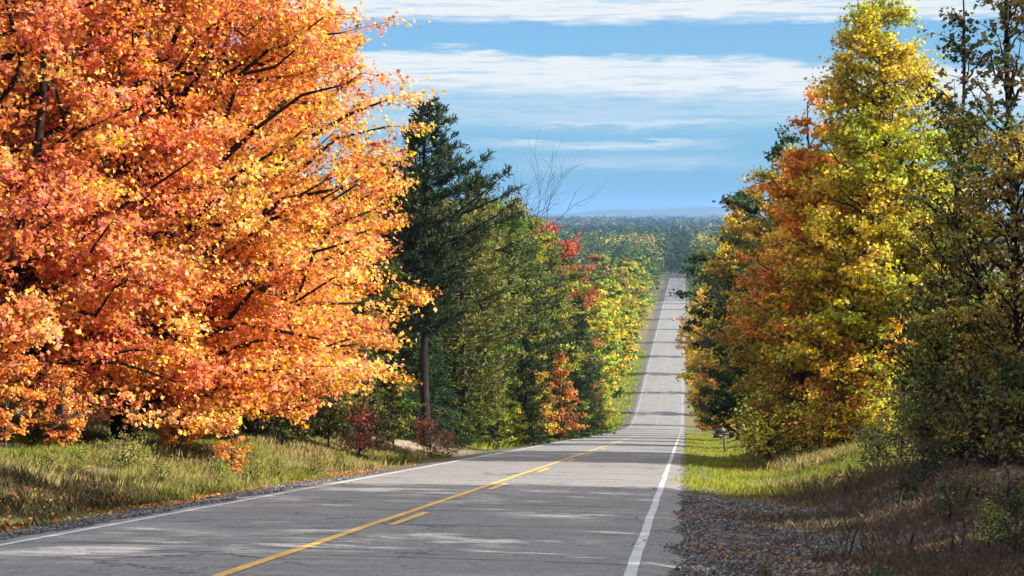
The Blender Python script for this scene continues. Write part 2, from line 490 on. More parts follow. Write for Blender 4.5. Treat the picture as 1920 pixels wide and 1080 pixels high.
m, nt, b = new_mat('ground')
tc = N(nt, 'ShaderNodeTexCoord'); s = N(nt, 'ShaderNodeSeparateXYZ'); nt.links.new(tc.outputs['Object'], s.inputs[0])
P = tc.outputs['Object']
gx, gy, gz = s.outputs
n_big = b.noise(P, .35, 5, .6); n_mid = b.noise(P, 2.2, 6, .65); n_fine = b.noise(P, 14, 6, .7); n_gr = b.noise(P, 40, 5, .75)
uu = b.m('ABSOLUTE', b.m('ADD', gx, -XC))
gravel = b.mix(b.ss(n_gr, .35, .65), (.07, .065, .062), (.26, .25, .24))
gravel = b.mix(b.ss(n_mid, .52, .68), gravel, (.09, .075, .05))
green = b.mix(b.ss(n_mid, .35, .65), (.06, .085, .014), (.15, .17, .03))
dry = b.mix(b.ss(n_fine, .35, .65), (.11, .08, .035), (.24, .19, .08))
soil = b.mix(b.ss(n_big, .42, .58), green, dry)
lit = b.mix(b.ss(n_fine, .5, .62), soil, (.10, .05, .025))
edge = b.m('ADD', uu, b.m('MULTIPLY', b.m('SUBTRACT', n_mid, .5), 2.6))
stone = N(nt, 'ShaderNodeTexVoronoi'); stone.inputs['Scale'].default_value = 9.0; nt.links.new(P, stone.inputs['Vector'])
sw = N(nt, 'ShaderNodeSeparateColor'); nt.links.new(stone.outputs['Color'], sw.inputs[0])
gravel = b.mix(b.m('MULTIPLY', b.ss(stone.outputs['Distance'], .10, .5), .8), gravel, (.05, .042, .036))
gravel = b.mix(b.m('MULTIPLY', b.ss(n_fine, .50, .60), .75), gravel, (.075, .06, .045))
gravel = b.mix(b.ss(sw.outputs[0], .86, .9), gravel, (.30, .27, .24))
far_r = b.m('MULTIPLY', b.ss(gy, 36, 41), b.ss(gx, -1, -.5))
wide = b.m('SUBTRACT', 5.6, b.m('MULTIPLY', far_r, 1.55))
drive = b.m('MULTIPLY', b.m('MULTIPLY', b.ss(gy, 76, 79), b.m('SUBTRACT', 1.0, b.ss(gy, 88, 91))), b.m('SUBTRACT', 1.0, b.ss(gx, -12, -8)))
bankm = b.m('MULTIPLY', b.ss(gx, 1.5, 3), b.m('SUBTRACT', 1.0, b.ss(gy, 36, 42)))
lit = b.mix(bankm, lit, b.mix(b.ss(n_fine, .4, .6), (.10, .075, .065), (.20, .16, .12)))
lit = b.mix(b.m('MULTIPLY', drive, b.ss(n_mid, .38, .5)), lit, (.32, .24, .17))
c = b.mix(b.ss(edge, b.m('SUBTRACT', wide, .5), b.m('ADD', wide, .6)), gravel, lit)
# meadow and woods far away
wood = b.mix(b.ss(b.noise(P, .012, 5, .6), .45, .6), (.025, .04, .018), (.06, .055, .022))
field = b.mix(b.ss(b.noise(P, .0016, 3, .5), .54, .60), wood, (.13, .10, .05))
c = b.mix(b.ss(gy, 1000, 2000), c, field)
p = N(nt, 'ShaderNodeBsdfPrincipled'); nt.links.new(c, p.inputs['Base Color']); p.inputs['Roughness'].default_value = .95
bp = N(nt, 'ShaderNodeBump'); bp.inputs['Strength'].default_value = .8; bp.inputs['Distance'].default_value = .04
nt.links.new(n_gr, bp.inputs['Height']); nt.links.new(bp.outputs[0], p.inputs['Normal'])
finish(nt, p.outputs[0])
g = link('ground', gm, m); tag(g, kind='structure')

# ------------------------------------------------------------------ road and markings
rys = np.concatenate([np.arange(-40, 110, .5), np.arange(110, 300, 2.0), np.arange(300, 800, 10), np.linspace(810, 902, 8)])
rm = grid_mesh('road', np.array([-3.85, -3.6, -3.2, -2, -1, 0, 1, 2, 3.2, 3.6, 3.85]) + XC, rys,
               lambda x, y: zr(y) + 0.02 - .03 * (np.abs(x - XC) / 3.85) ** 2 - .03 * (np.abs(x - XC) > 3.7))
m, nt, b = new_mat('asphalt')
tc = N(nt, 'ShaderNodeTexCoord'); P = tc.outputs['Object']
s = N(nt, 'ShaderNodeSeparateXYZ'); nt.links.new(P, s.inputs[0]); gx, gy, gz = s.outputs
fine = b.noise(P, 55, 4, .8); mid = b.noise(P, 3, 6, .65); big = b.noise(b.xyz(b.m('MULTIPLY', gx, .9), b.m('MULTIPLY', gy, .12), 0), 1.0, 4, .55)
c = b.mix(b.ss(fine, .3, .7), (.12, .118, .118), (.29, .284, .28))
c = b.mix(b.m('MULTIPLY', b.ss(mid, .5, .75), .5), c, (.09, .088, .09))
m18 = b.noise(P, 17, 4, .85)
c = b.mix(b.m('MULTIPLY', b.ss(m18, .54, .66), .6), c, (.38, .375, .37))
c = b.mix(b.m('MULTIPLY', b.ss(m18, .46, .36), .6), c, (.05, .05, .052))
m12 = b.noise(P, 7, 5, .8)
c = b.mix(b.m('MULTIPLY', b.ss(m12, .52, .66), .55), c, (.30, .295, .29))
c = b.mix(b.m('MULTIPLY', b.ss(m12, .46, .34), .6), c, (.06, .06, .062))
c = b.mix(b.m('MULTIPLY', b.ss(big, .5, .7), .35), c, (.22, .215, .21))
c = b.mix(b.m('MULTIPLY', b.ss(b.noise(b.xyz(b.m('MULTIPLY', gx, .35), b.m('MULTIPLY', gy, 1.6), 3), 1.0, 5, .7), .50, .64), .45), c, (.33, .325, .32))
c = b.mix(b.m('MULTIPLY', b.ss(b.noise(P, .8, 3, .6), .62, .70), .5), c, (.075, .075, .078))
# transverse cracks, some sealed dark
wv = N(nt, 'ShaderNodeTexWave'); wv.wave_type = 'BANDS'; wv.bands_direction = 'Y'
nt.links.new(b.xyz(b.m('MULTIPLY', gx, .12), gy, 0), wv.inputs['Vector'])
wv.inputs['Scale'].default_value = .075; wv.inputs['Distortion'].default_value = 9.0; wv.inputs['Detail'].default_value = 4; wv.inputs['Detail Scale'].default_value = .8; wv.inputs['Detail Roughness'].default_value = .7
crack = b.m('SUBTRACT', 1.0, b.ss(b.m('ABSOLUTE', b.m('SUBTRACT', wv.outputs['Fac'], .5)), .0, .10))
crack = b.m('MULTIPLY', b.m('MULTIPLY', crack, b.ss(b.noise(P, .5, 2), .42, .6)), b.m('SUBTRACT', 1.0, b.ss(gy, 50, 220)))
c = b.mix(b.m('MULTIPLY', crack, .8), c, (.04, .04, .042))
vor = N(nt, 'ShaderNodeTexVoronoi'); vor.feature = 'DISTANCE_TO_EDGE'; vor.inputs['Scale'].default_value = .55
nt.links.new(b.xyz(b.m('ADD', gx, b.m('MULTIPLY', mid, 1.6)), b.m('ADD', gy, b.m('MULTIPLY', fine, .1)), 0), vor.inputs['Vector'])
cr2 = b.m('MULTIPLY', b.m('SUBTRACT', 1.0, b.ss(vor.outputs[0], .006, .026)), b.ss(b.noise(P, .35, 2), .48, .62))
c = b.mix(b.m('MULTIPLY', cr2, .85), c, (.03, .03, .032))
p = N(nt, 'ShaderNodeBsdfPrincipled'); nt.links.new(c, p.inputs['Base Color']); p.inputs['Roughness'].default_value = .85
p.inputs['Specular IOR Level'].default_value = .25
bp = N(nt, 'ShaderNodeBump'); bp.inputs['Strength'].default_value = .5; bp.inputs['Distance'].default_value = .01
nt.links.new(fine, bp.inputs['Height']); nt.links.new(bp.outputs[0], p.inputs['Normal'])
finish(nt, p.outputs[0])
co = np.zeros(len(rm.vertices) * 3, dtype=np.float32); rm.vertices.foreach_get('co', co); co = co.reshape(-1, 3)
ed_ = np.abs(co[:, 0] - XC) > 3.8
co[ed_, 0] += .05 * np.sin(co[ed_, 1] * 1.7) + .04 * np.sin(co[ed_, 1] * 5.1 + 2) + .03 * np.sin(co[ed_, 1] * 11.0)
rm.vertices.foreach_set('co', co.ravel())
road = link('road', rm, m); tag(road, kind='structure')

xr = grid_mesh('crossing_road', np.linspace(-13, 5, 9), np.array([890, 893, 897, 900.]), lambda x, y: zr(y) + .035 + 0 * x)
o = link('crossing_road', xr, m); tag(o, kind='structure')

def paint_mat(name, c0, c1, wear, far=0.0):
    m, nt, b = new_mat(name)
    tc = N(nt, 'ShaderNodeTexCoord'); P = tc.outputs['Object']
    n = b.noise(P, 30, 6, .75); n2 = b.noise(P, 2, 4)
    c = b.mix(b.ss(n2, .3, .7), c0, c1)
    c = b.mix(b.m('MULTIPLY', b.ss(n, .62 - wear * .1, .72), .8), c, (.16, .16, .16))
    n3 = b.noise(P, 9, 5, .8)
    c = b.mix(b.m('MULTIPLY', b.ss(n3, .56, .70), .55), c, (.18, .175, .17))
    s = N(nt, 'ShaderNodeSeparateXYZ'); nt.links.new(P, s.inputs[0])
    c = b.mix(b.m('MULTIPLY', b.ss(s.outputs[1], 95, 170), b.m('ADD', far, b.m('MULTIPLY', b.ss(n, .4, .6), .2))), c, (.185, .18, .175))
    p = N(nt, 'ShaderNodeBsdfPrincipled'); nt.links.new(c, p.inputs['Base Color']); p.inputs['Roughness'].default_value = .7
    finish(nt, p.outputs[0]); return m
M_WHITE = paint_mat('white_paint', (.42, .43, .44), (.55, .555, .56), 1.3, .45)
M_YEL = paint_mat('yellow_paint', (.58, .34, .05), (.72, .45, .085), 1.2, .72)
def stripes(name, x, w, spans, mat, wob=.006):
    V, S, I = [], [], []; n = 0
    for (y0, y1) in spans:
        yy_ = [q for q in rys if y0 < q < y1]; yy_ = [y0] + yy_ + [y1]
        for k, y in enumerate(yy_):
            ww = w * (1 + .05 * math.sin(y * 3.1)); xo = x + wob * math.sin(y * .9 + x)
            zz = float(zr(y)) + .02 - .03 * ((abs(x - XC)) / 3.85) ** 2 + .006
            # follow the road's own facets
            V += [(xo - ww / 2, y, zz), (xo + ww / 2, y, zz - (.0006 if x > XC + 1 else 0))]
            if k: S.append(4); I += [n - 2, n - 1, n + 1, n]
            n += 2
    o = link(name, raw_mesh(name, np.array(V), S, I), mat); tag(o, kind='structure'); return o
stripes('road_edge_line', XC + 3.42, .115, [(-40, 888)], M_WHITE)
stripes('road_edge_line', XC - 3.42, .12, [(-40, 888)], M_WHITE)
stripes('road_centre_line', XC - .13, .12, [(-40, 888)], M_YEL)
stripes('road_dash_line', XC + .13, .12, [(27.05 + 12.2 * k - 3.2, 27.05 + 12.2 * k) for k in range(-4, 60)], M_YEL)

# ------------------------------------------------------------------ the big orange maples on the left
def crown_dense(t): return float(np.interp(t, [0, .12, .3, .45, .55, .65, .8, 1], [.80, .95, 1.0, .98, .88, .74, .50, .08]))
def clearA(P, r):
    low = .75 + .5 * np.sin(P[:, 0] * 1.1) + .35 * np.sin(P[:, 0] * 2.7 + P[:, 1])
    return (P[:, 2] < low + .15) | ((P[:, 1] < 0) & (np.abs(P[:, 0]) < .8) & (P[:, 2] < 2.2)) | ((P[:, 0] > -2) & (P[:, 0] < 3.2) & (P[:, 2] < 1.5 + .4 * np.sin(P[:, 0] * 2)) & (r < .7))
def hueA(Q): return .25 * Q[:, 0] + .10 * np.sin(Q[:, 2] * 14 + Q[:, 0] * 5) - .12
ORANGE, REDOR, YELLOW = (.78, .21, .028), (.62, .10, .028), (.82, .42, .05)
meshA = tree('maple_a', h=19, rad=7.8, base=.95, prof=crown_dense, nb=340, nl=260000, leaf=.125, tmpl=LEAF7, seed=3, clear=clearA, tight=.24, zmin=2.0, rt=.30, slope=.5, spray=.62, twigs=7, inner=.35, hue=hueA, forks=3, flat=.38)
put('maple_tree', meshA, X_at(228, 50), 50, (.82, .27, .065), (.88, .47, .10), 'huge orange and gold maple filling the upper left, its thick trunk in bright grass', 'tree', sc=1, rz=0, bark=M_BARKD, mat=M_LEAF3)
meshB = tree('maple_b', h=17, rad=5.6, base=.7, prof=crown_dense, nb=190, nl=115000, leaf=.13, tmpl=LEAF7, seed=8, clear=lambda P, r: P[:, 2] < .8 + .4 * np.sin(P[:, 0] * 1.3), tight=.24, zmin=2.2, rt=.34, slope=.6, spray=.65, twigs=7, inner=.35, hue=lambda Q: -.1 + .1 * Q[:, 0], forks=3, flat=.5)
put('maple_tree', meshB, X_at(-40, 44), 44, (.76, .22, .08), (.84, .38, .11), 'red-orange maple with dark upright trunks, cut by the left edge', 'tree', sc=1, rz=.4, bark=M_BARKD)
put('maple_tree', meshB, X_at(420, 60), 60.5, (.80, .24, .04), (.88, .47, .07), 'golden orange maple directly behind the huge one, seen between its lower boughs', 'tree', sc=1.08, rz=2.1)

# ------------------------------------------------------------------ generic trees
def p_ovoid(t): return math.sin(math.pi * min(1, .15 + .85 * t)) ** .6 if t < .95 else .25
def p_cone(t): return max(.06, (1 - t) ** .75) * (.75 + .25 * min(1, t * 6))
def p_round(t): return max(.1, math.sqrt(max(0, 1 - (2 * t - .95) ** 2)))
near = [tree('broad_a', 15, 4.2, .8, p_ovoid, 110, 36000, .17, LEAF5, 21, .2, twigs=5),
        tree('broad_b', 15, 4.6, .8, p_round, 110, 36000, .17, LEAF5, 22, .2, twigs=5, up=.4),
        tree('broad_c', 15, 3.6, .6, p_cone, 110, 32000, .17, LEAF5, 23, .18, twigs=5),
        tree('broad_d', 15, 4.0, 1.0, p_ovoid, 90, 28000, .18, LEAF5, 24, .2, twigs=6, spray=.9)]
farm = [tree('broad_e', 17, 4.8, 1.0, p_ovoid, 70, 7500, .42, LEAF5, 31, .22, twigs=4),
        tree('broad_f', 17, 5.2, 1.2, p_round, 70, 7500, .42, LEAF5, 32, .22, twigs=4, up=.4),
        tree('broad_g', 17, 4.2, .8, p_cone, 64, 6500, .42, LEAF5, 33, .2, twigs=4),
        tree('broad_h', 17, 4.6, 1.6, p_ovoid, 60, 6500, .42, LEAF5, 34, .22, twigs=4, spray=.9)]
spruce = [conifer('spruce_a', 12, 2.8, .4, 41, .16, 34, 9, .30, 13, .22), conifer('spruce_b', 13, 3.2, .5, 42, .16, 36, 9, .32, 13, .15)]
small = [tree('sapling_a', 4.2, 1.5, .5, p_round, 40, 2600, .13, LEAF5, 51, .05, twigs=4), tree('sapling_b', 4.6, 1.3, .7, p_ovoid, 40, 2400, .13, LEAF5, 52, .05, twigs=4, spray=1.0),
         tree('sapling_c', 5.0, 1.7, .6, p_cone, 46, 2800, .13, LEAF5, 53, .05, twigs=4)]
shrub = [tree('shrub_a', 1.3, .8, .08, p_round, 26, 1100, .075, LEAF4, 61, .018, twigs=3, slope=.9), tree('shrub_b', 1.5, .7, .08, p_ovoid, 26, 1000, .075, LEAF4, 62, .018, twigs=3, slope=1.1)]

GREEN, DGREEN, LIME = (.12, .18, .025), (.05, .08, .02), (.38, .43, .035)
GOLD, AMBER, RUST, OLIVE, CRIM = (.64, .48, .035), (.62, .26, .035), (.38, .12, .035), (.24, .22, .045), (.55, .06, .05)

# tall pine on the left and its neighbours
def p_pine(t): return float(np.interp(t, [0, .2, .38, .50, .65, .72, .85, 1], [.40, .45, .95, .95, .75, .44, .36, .08]))
pine_top = conifer('pine_a', 14.6, 3.1, 4.8, 71, .20, 23, 7, .25, 30, .0, p_pine, 11, rise=.40, ndrop=.10, bias=.35)
pX = X_at(797, 84)
o = put('pine_tree', pine_top, pX, 84, (.030, .050, .022), (.045, .065, .022), 'tall dark pine with long bare trunk and ragged top against the sky', 'tree', mat=M_NEEDLE, rz=0, bark=M_BARKD, sc=1.07)
def p_old(t): return .55 + .45 * math.sin(math.pi * t) if t < .9 else .5
pine2 = conifer('pine_b', 11.5, 3.2, 1.0, 72, .18, 26, 7, .27, 22, -.05, p_old, 10, rise=.12, ndrop=.15)
put('pine_tree', pine2, X_at(868, 92), 92, (.10, .13, .03), (.22, .21, .04), 'broad olive-green pine just right of the tall bare-trunked pine', 'tree', mat=M_NEEDLE)
put('pine_tree', pine2, X_at(955, 118), 118, (.06, .085, .035), (.12, .15, .04), 'grey-green pine whose blunt top stands below the bare branches', 'tree', mat=M_NEEDLE, sc=1.1)
put('pine_tree', pine2, X_at(765, 98), 98, (.05, .07, .02), (.16, .14, .03), 'shaded pine mostly hidden between the orange maple and the tall pine trunk', 'tree', mat=M_NEEDLE, sc=.95)

def jit(c, a=.12): return tuple(max(.005, q * random.uniform(1 - a, 1 + a)) for q in c)
CN = {'g': ('green', GREEN), 'd': ('dark green', DGREEN), 'l': ('lime green', LIME), 'y': ('golden yellow', GOLD), 'a': ('orange', AMBER),
      'r': ('rust brown', RUST), 'o': ('olive green', OLIVE), 'c': ('crimson', CRIM)}
ONES = 'first second third fourth fifth sixth seventh eighth ninth tenth eleventh twelfth thirteenth fourteenth fifteenth sixteenth seventeenth eighteenth nineteenth'.split()
def ordn(i):
    i += 1
    if i < 20: return ONES[i - 1]
    t, o_ = divmod(i, 10)
    if o_ == 0: return ['twentieth', 'thirtieth', 'fortieth', 'fiftieth', 'sixtieth'][t - 2]
    return ['twenty', 'thirty', 'forty', 'fifty', 'sixty'][t - 2] + '-' + ONES[o_ - 1]

# left-hand row: (depth, offset from the row face, colours, height)
rowL = [(66, -16.5, 'go', 9), (72, -14.5, 'od', 10), (78, -17, 'go', 12), (90, -14.2, 'og', 9.5), (98, -13.0, 'og', 12.5), (101, -10.8, 'lo', 7), (106, -15.5, 'go', 14), (112, -12.2, 'oo', 14), (119, -13.6, 'og', 16),
        (126, -11.8, 'ol', 15.8), (134, -13, 'go', 16.4), (141, -11.6, 'ra', 9), (150, -12.4, 'og', 17), (160, -11.7, 'dg', 16), (170, -12.6, 'rc', 18.5), (178, -11.4, 'ra', 14.5),
        (190, -12.6, 'og', 16), (203, -11.6, 'gl', 16), (216, -12.4, 'lg', 17), (230, -11.5, 'yl', 18), (246, -12.5, 'ly', 19.5), (262, -11.3, 'lg', 19), (280, -12.2, 'yl', 19),
        (300, -12, 'lg', 19.5), (322, -12, 'ly', 18), (345, -12, 'gl', 18), (370, -11.8, 'yl', 17), (400, -12, 'lo', 19), (430, -12, 'yl', 18), (465, -12, 'lg', 18), (500, -12, 'yl', 18), (540, -11.5, 'lo', 18), (585, -12, 'gl', 18)]
k = 0
prev = 'the tall pine'
for i, (Y, X, cc, h) in enumerate(rowL):
    lib, H0 = (near, 15.0) if Y < 215 else (farm, 17.0)
    me = lib[(i * 3 + 1) % 4]
    s = h / H0; sx = s * (1.0 if Y > 130 else .92)
    a, c2 = CN[cc[0]], CN[cc[1]]
    nm = a[0] if a[0] == c2[0] else a[0] + ' and ' + c2[0]
    lab = ('%s tree shaded behind the orange maple, %s from the camera' % (nm, ordn(i))) if Y < 80 else ('%s tree, %s beyond the tall pine in the left front row' % (nm, ordn(i - 3)) if Y < 230 else '%s tree, %s in the left row on the valley floor' % (nm, ordn(i - 19)))
    if Y > 195: X -= 2.2
    put('broadleaf_tree', me, X, Y, jit(a[1]), jit(c2[1]), lab, 'tree', 'broadleaf trees lining the left of the road', sc=s, sz=s)
# second and third rows standing behind
i2 = 0
for rown, X0 in (('second', -19.5), ('third', -27.5)):
    Y = 92 + (X0 + 19) * -2.0
    n = 0
    while Y < 640:
        cc = random.choice(['go', 'og', 'gl', 'lg', 'dg', 'ol', 'ga', 'yl', 'gd', 'ro'])
        h = random.uniform(13, 17.5) if Y > 110 else random.uniform(9, 12)
        if Y > 300: h += 2
        me = farm[random.randrange(4)]
        a, c2 = CN[cc[0]], CN[cc[1]]
        put('broadleaf_tree', me, X0 + random.uniform(-2.5, 2.5), Y, jit(a[1]), jit(c2[1]),
            '%s and %s tree, %s back in the %s rank of the left wood' % (a[0], c2[0], ordn(n), rown), 'tree', 'trees ranked in the wood left of the road', sc=h / 17)
        Y += random.uniform(7.5, 10.5) * (1 + Y / 400); n += 1
# spruces at the foot of the left row
SPL = [('dark green spruce with layered boughs at the foot of the pines', 985, 103, -10.8, 6.0), ('small blue-green spruce beside the lime saplings left of the road', 905, 98, -11.6, 5.0),
       ('dark spruce standing among orange saplings near the road', 1040, 128, -10.4, 8.5), ('dark green spruce half hidden behind the rust-coloured tree', 1085, 152, -10.2, 11.5), ('low spruce right of the tall pine trunk', 850, 92, -11.9, 3.8),
       ('dark spruce in the deep shade directly behind the tall pine trunk', 790, 88, 0, 9.0), ('dark green spruce with drooping tips above the faded sumac', 835, 96, 0, 7.5), ('large shaded spruce left of the orange saplings', 945, 106, 0, 8.5), ('dark spruce between the lime and rust trees near the road', 1062, 137, 0, 8.0)]
for lab, px, Y, X, h in SPL:
    X = X_at(px, Y)
    put('spruce_tree', spruce[0], X, Y, (.035, .070, .025), (.055, .10, .03), lab, 'tree', mat=M_NEEDLE, sc=h / 12)

# bare tree behind the pines
def bare(seed):
    rg = np.random.default_rng(seed); mb = MB()
    def grow(p, d, ln, r, lev):
        pts = [p]; dd = d.copy()
        for k in range(4):
            dd = (dd + Vector(rg.normal(size=3)) * .13 + Vector((0, 0, .05))).normalized(); pts.append(pts[-1] + dd * ln / 4)
        mb.tube(pts, [r * (1 - .12 * k) for k in range(5)], 5 if lev < 2 else 3, cap=False)
        if lev < 5:
            for q in range(3 if lev < 4 else 2):
                nd = (dd + Vector(rg.normal(size=3)) * .48).normalized()
                grow(pts[-1] if q else pts[-2], nd, ln * rg.uniform(.62, .82), r * .58, lev + 1)
    grow(Vector((0, 0, -.3)), Vector((0.06, 0, 1)), 6.5, .15, 0)
    return mb.mesh('bare_wood', True)
bm_ = bare(4)
bX = X_at(948, 125)
bt = empty('bare_tree', (bX, 125, Hs(bX, 125)), 0.5); tag(bt, 'leafless grey tree with fine twigs against the sky behind the pines', 'tree')
tr = link('trunk', bm_, M_BARK, bt)
zz = max(v.co.z for v in bm_.vertices); s = (Z_at(238, 125) - Hs(bX, 125)) / zz; bt.scale = (s * .85, s * .85, s)
mxx = np.mean([(v.co.x * math.cos(.5) - v.co.y * math.sin(.5)) for v in bm_.vertices if v.co.z > zz * .5]) * s * .85
bt.location.x -= mxx

# ------------------------------------------------------------------ right-hand trees
sparse = [tree('young_a', 12, 1.9, 1.5, p_cone, 80, 2800, .13, LEAF7, 81, .09, twigs=4, spray=1.0, up=.5, slope=1.0, flat=.4),
          tree('young_b', 12, 2.3, 1.0, p_ovoid, 110, 10500, .13, LEAF7, 82, .09, twigs=4, spray=.9, slope=.9, flat=.4)]
def p_hero(t): return max(.07, (1 - t) ** .62) * (.8 + .2 * min(1, t * 5))
meshY = tree('maple_y', 14.4, 4.1, 2.7, p_hero, 300, 76000, .13, LEAF7, 91, .17, twigs=6, spray=.62, slope=.7, up=.3, hue=lambda Q: .05 - .25 * Q[:, 0] + .1 * np.sin(Q[:, 2] * 17), flat=.45)
put('maple_tree', meshY, X_at(1652, 62), 62, (.40, .45, .035), (.70, .50, .04), 'tall pointed yellow-green maple right of the road, highest tip there', 'tree', rz=0)
meshO = tree('maple_o', 12.2, 3.1, 2.4, p_hero, 120, 28000, .13, LEAF7, 92, .13, hue=lambda Q: (.42 - Q[:, 2]) * 2.2, twigs=6, spray=.62, slope=.8, up=.3, flat=.45)
put('maple_tree', meshO, X_at(1520, 64), 64, (.78, .31, .035), (.52, .42, .045), 'rusty orange maple against the left side of the tall yellow-green one', 'tree', rz=1.0)
put('broadleaf_tree', near[0], X_at(1448, 99), 99, (.05, .085, .025), (.07, .10, .03), 'dark green tree behind the rusty orange maple, its crown dark against the sky', 'tree', sc=15.8 / 15, rz=.3)
put('broadleaf_tree', near[2], X_at(1388, 117), 117, (.12, .18, .03), (.55, .28, .04), 'mixed green and orange tree, next one left of the dark green crown', 'tree', sc=15.0 / 15, rz=2)
put('broadleaf_tree', near[3], X_at(1475, 67), 67, (.44, .36, .04), (.46, .20, .03), 'low ochre tree beside the grassy verge, below the dark green crown', 'tree', sc=7.8 / 15, rz=1.2)
put('broadleaf_tree', near[1], X_at(1500, 75), 75, (.24, .25, .04), (.50, .30, .04), 'olive tree filling the gap behind the rusty orange maple', 'tree', sc=11.5 / 15)
put('broadleaf_tree', near[1], X_at(1590, 70), 70, (.30, .30, .04), (.60, .38, .04), 'broad olive gold tree behind the tall yellow-green maple', 'tree', sc=11.5 / 15)
put('broadleaf_tree', near[3], X_at(1760, 76), 76, (.10, .12, .03), (.20, .14, .03), 'shaded green tree behind and right of the tall yellow-green maple', 'tree', sc=8.6 / 15)
put('broadleaf_tree', near[0], X_at(1850, 74), 74, (.09, .10, .03), (.18, .10, .03), 'dark tree deep in the wood behind the thin-leaved pair', 'tree', sc=8.4 / 15)
put('young_tree', sparse[0], X_at(1893, 36), 36, (.08, .085, .03), (.16, .10, .035), 'thin dark tree with a straight stem and sparse leaves at the right edge', 'tree', sc=1.0, rz=.2, bark=M_BARKD)
put('young_tree', sparse[0], X_at(1795, 37), 37, (.07, .085, .03), (.10, .07, .03), 'sparse dark young tree between the tall yellow-green maple and the right edge', 'tree', sc=.80, rz=2.5, bark=M_BARKD)
put('young_tree', sparse[1], X_at(1830, 36), 36, (.15, .20, .035), (.26, .22, .04), 'leafy olive young tree below the two thin-leaved tops', 'tree', sc=.58, rz=1.5, bark=M_BARKD)
put('young_tree', sparse[1], X_at(1905, 34), 34, (.48, .34, .04), (.26, .18, .05), 'rust and gold young tree spreading low at the right edge', 'tree', sc=.52, rz=.5, bark=M_BARKD)
put('young_tree', sparse[1], X_at(1765, 37.5), 37.5, (.18, .22, .035), (.34, .30, .04), 'low olive green young tree over the brown weedy bank', 'tree', sc=.42, rz=3.5, bark=M_BARKD)

rowR = [(133, 3.4, 'oy', 15.8), (136, 8, 'gr', 15), (155, 3.6, 'oy', 16), (176, 3.4, 'ya', 15.5), (202, 3.8, 'go', 16), (230, 3.4, 'yo', 17.5), (256, 3.8, 'dg', 15), (282, 4.2, 'ar', 16), (318, 4.6, 'og', 15.5), (356, 4.5, 'ro', 15),
        (400, 5, 'oy', 16), (445, 5, 'gr', 16), (495, 5, 'ya', 16), (545, 5.2, 'go', 17), (600, 5, 'og', 17), (640, 5, 'dg', 17)]
for i, (Y, X, cc, h) in enumerate(rowR):
    lib, H0 = (near, 15.0) if Y < 215 else (farm, 17.0)
    a, c2 = CN[cc[0]], CN[cc[1]]
    s = h / H0
    put('broadleaf_tree', lib[(i + 2) % 4], X, Y, jit([q * 1.3 for q in a[1]]), jit([q * 1.3 for q in c2[1]]), '%s and %s tree, %s past the mailbox on the right verge' % (a[0], c2[0], ordn(i)), 'tree', 'broadleaf trees along the right verge', sc=(s * .8, s * .8, s)[0], sz=s)

# lit understory on the right
US = [(1585, 60, 3.6, 'ya', 0), (1630, 66, 4.0, 'ly', 1), (1690, 58, 3.4, 'ya', 2), (1720, 66, 4.2, 'yl', 0), (1655, 55, 2.4, 'yl', 1), (1550, 64, 3.2, 'ly', 2), (1510, 70, 3.0, 'lg', 0), (1470, 76, 3.4, 'oy', 1),
      (1610, 74, 4.6, 'ay', 2), (1760, 58, 3.2, 'yo', 0), (1450, 86, 3.0, 'yl', 2), (1425, 98, 2.8, 'og', 1)]
for i, (px, Y, h, cc, v) in enumerate(sorted(US)):
    a, c2 = CN[cc[0]], CN[cc[1]]
    put('sapling', small[v], X_at(px, Y), Y, jit([q * 1.25 for q in a[1]]), jit([q * 1.25 for q in c2[1]]), '%s and %s sapling, %s from the left in the right understory' % (a[0], c2[0], ordn(i)), 'sapling', 'saplings in the right understory', sc=h / 4.5)
# wood edge farther right, seen through the gaps
for i in range(15):
    Y = 62 + i * 8.5; X = 27 + (i * 7 % 5) * 2.2
    cc = random.choice(['go', 'og', 'dg', 'gd', 'od']); a, c2 = CN[cc[0]], CN[cc[1]]
    put('broadleaf_tree', farm[i % 4], X, Y, jit(a[1]), jit(c2[1]), '%s and %s tree, %s along the wood edge far behind the right trees' % (a[0], c2[0], ordn(i)), 'tree', 'wood edge behind the right-hand trees', sc=.62)
# undergrowth below the right-hand trees
for i in range(30):
    px = 1450 + (i * 61) % 500; Y = 44 + (i * 17) % 40 if px > 1700 else 60 + (i * 17) % 34
    cc = random.choice(['go', 'og', 'dg', 'od', 'oy', 'yl', 'or']); a, c2 = CN[cc[0]], CN[cc[1]]
    if px > 1720: a, c2 = CN['g'], CN['d']
    else: a, c2 = CN['ylyyal'[i % 6]], CN['lyalyo'[i % 6]]
    put('bush', shrub[i % 2], X_at(px, Y), Y, jit([q * 1.15 for q in a[1]]), jit([q * 1.15 for q in c2[1]]), '%s and %s bush, %s set under the shady right-hand trees' % (a[0], c2[0], ordn(i)), 'bush', 'bushes under the right-hand trees', sc=random.uniform(1.2, 2.1))
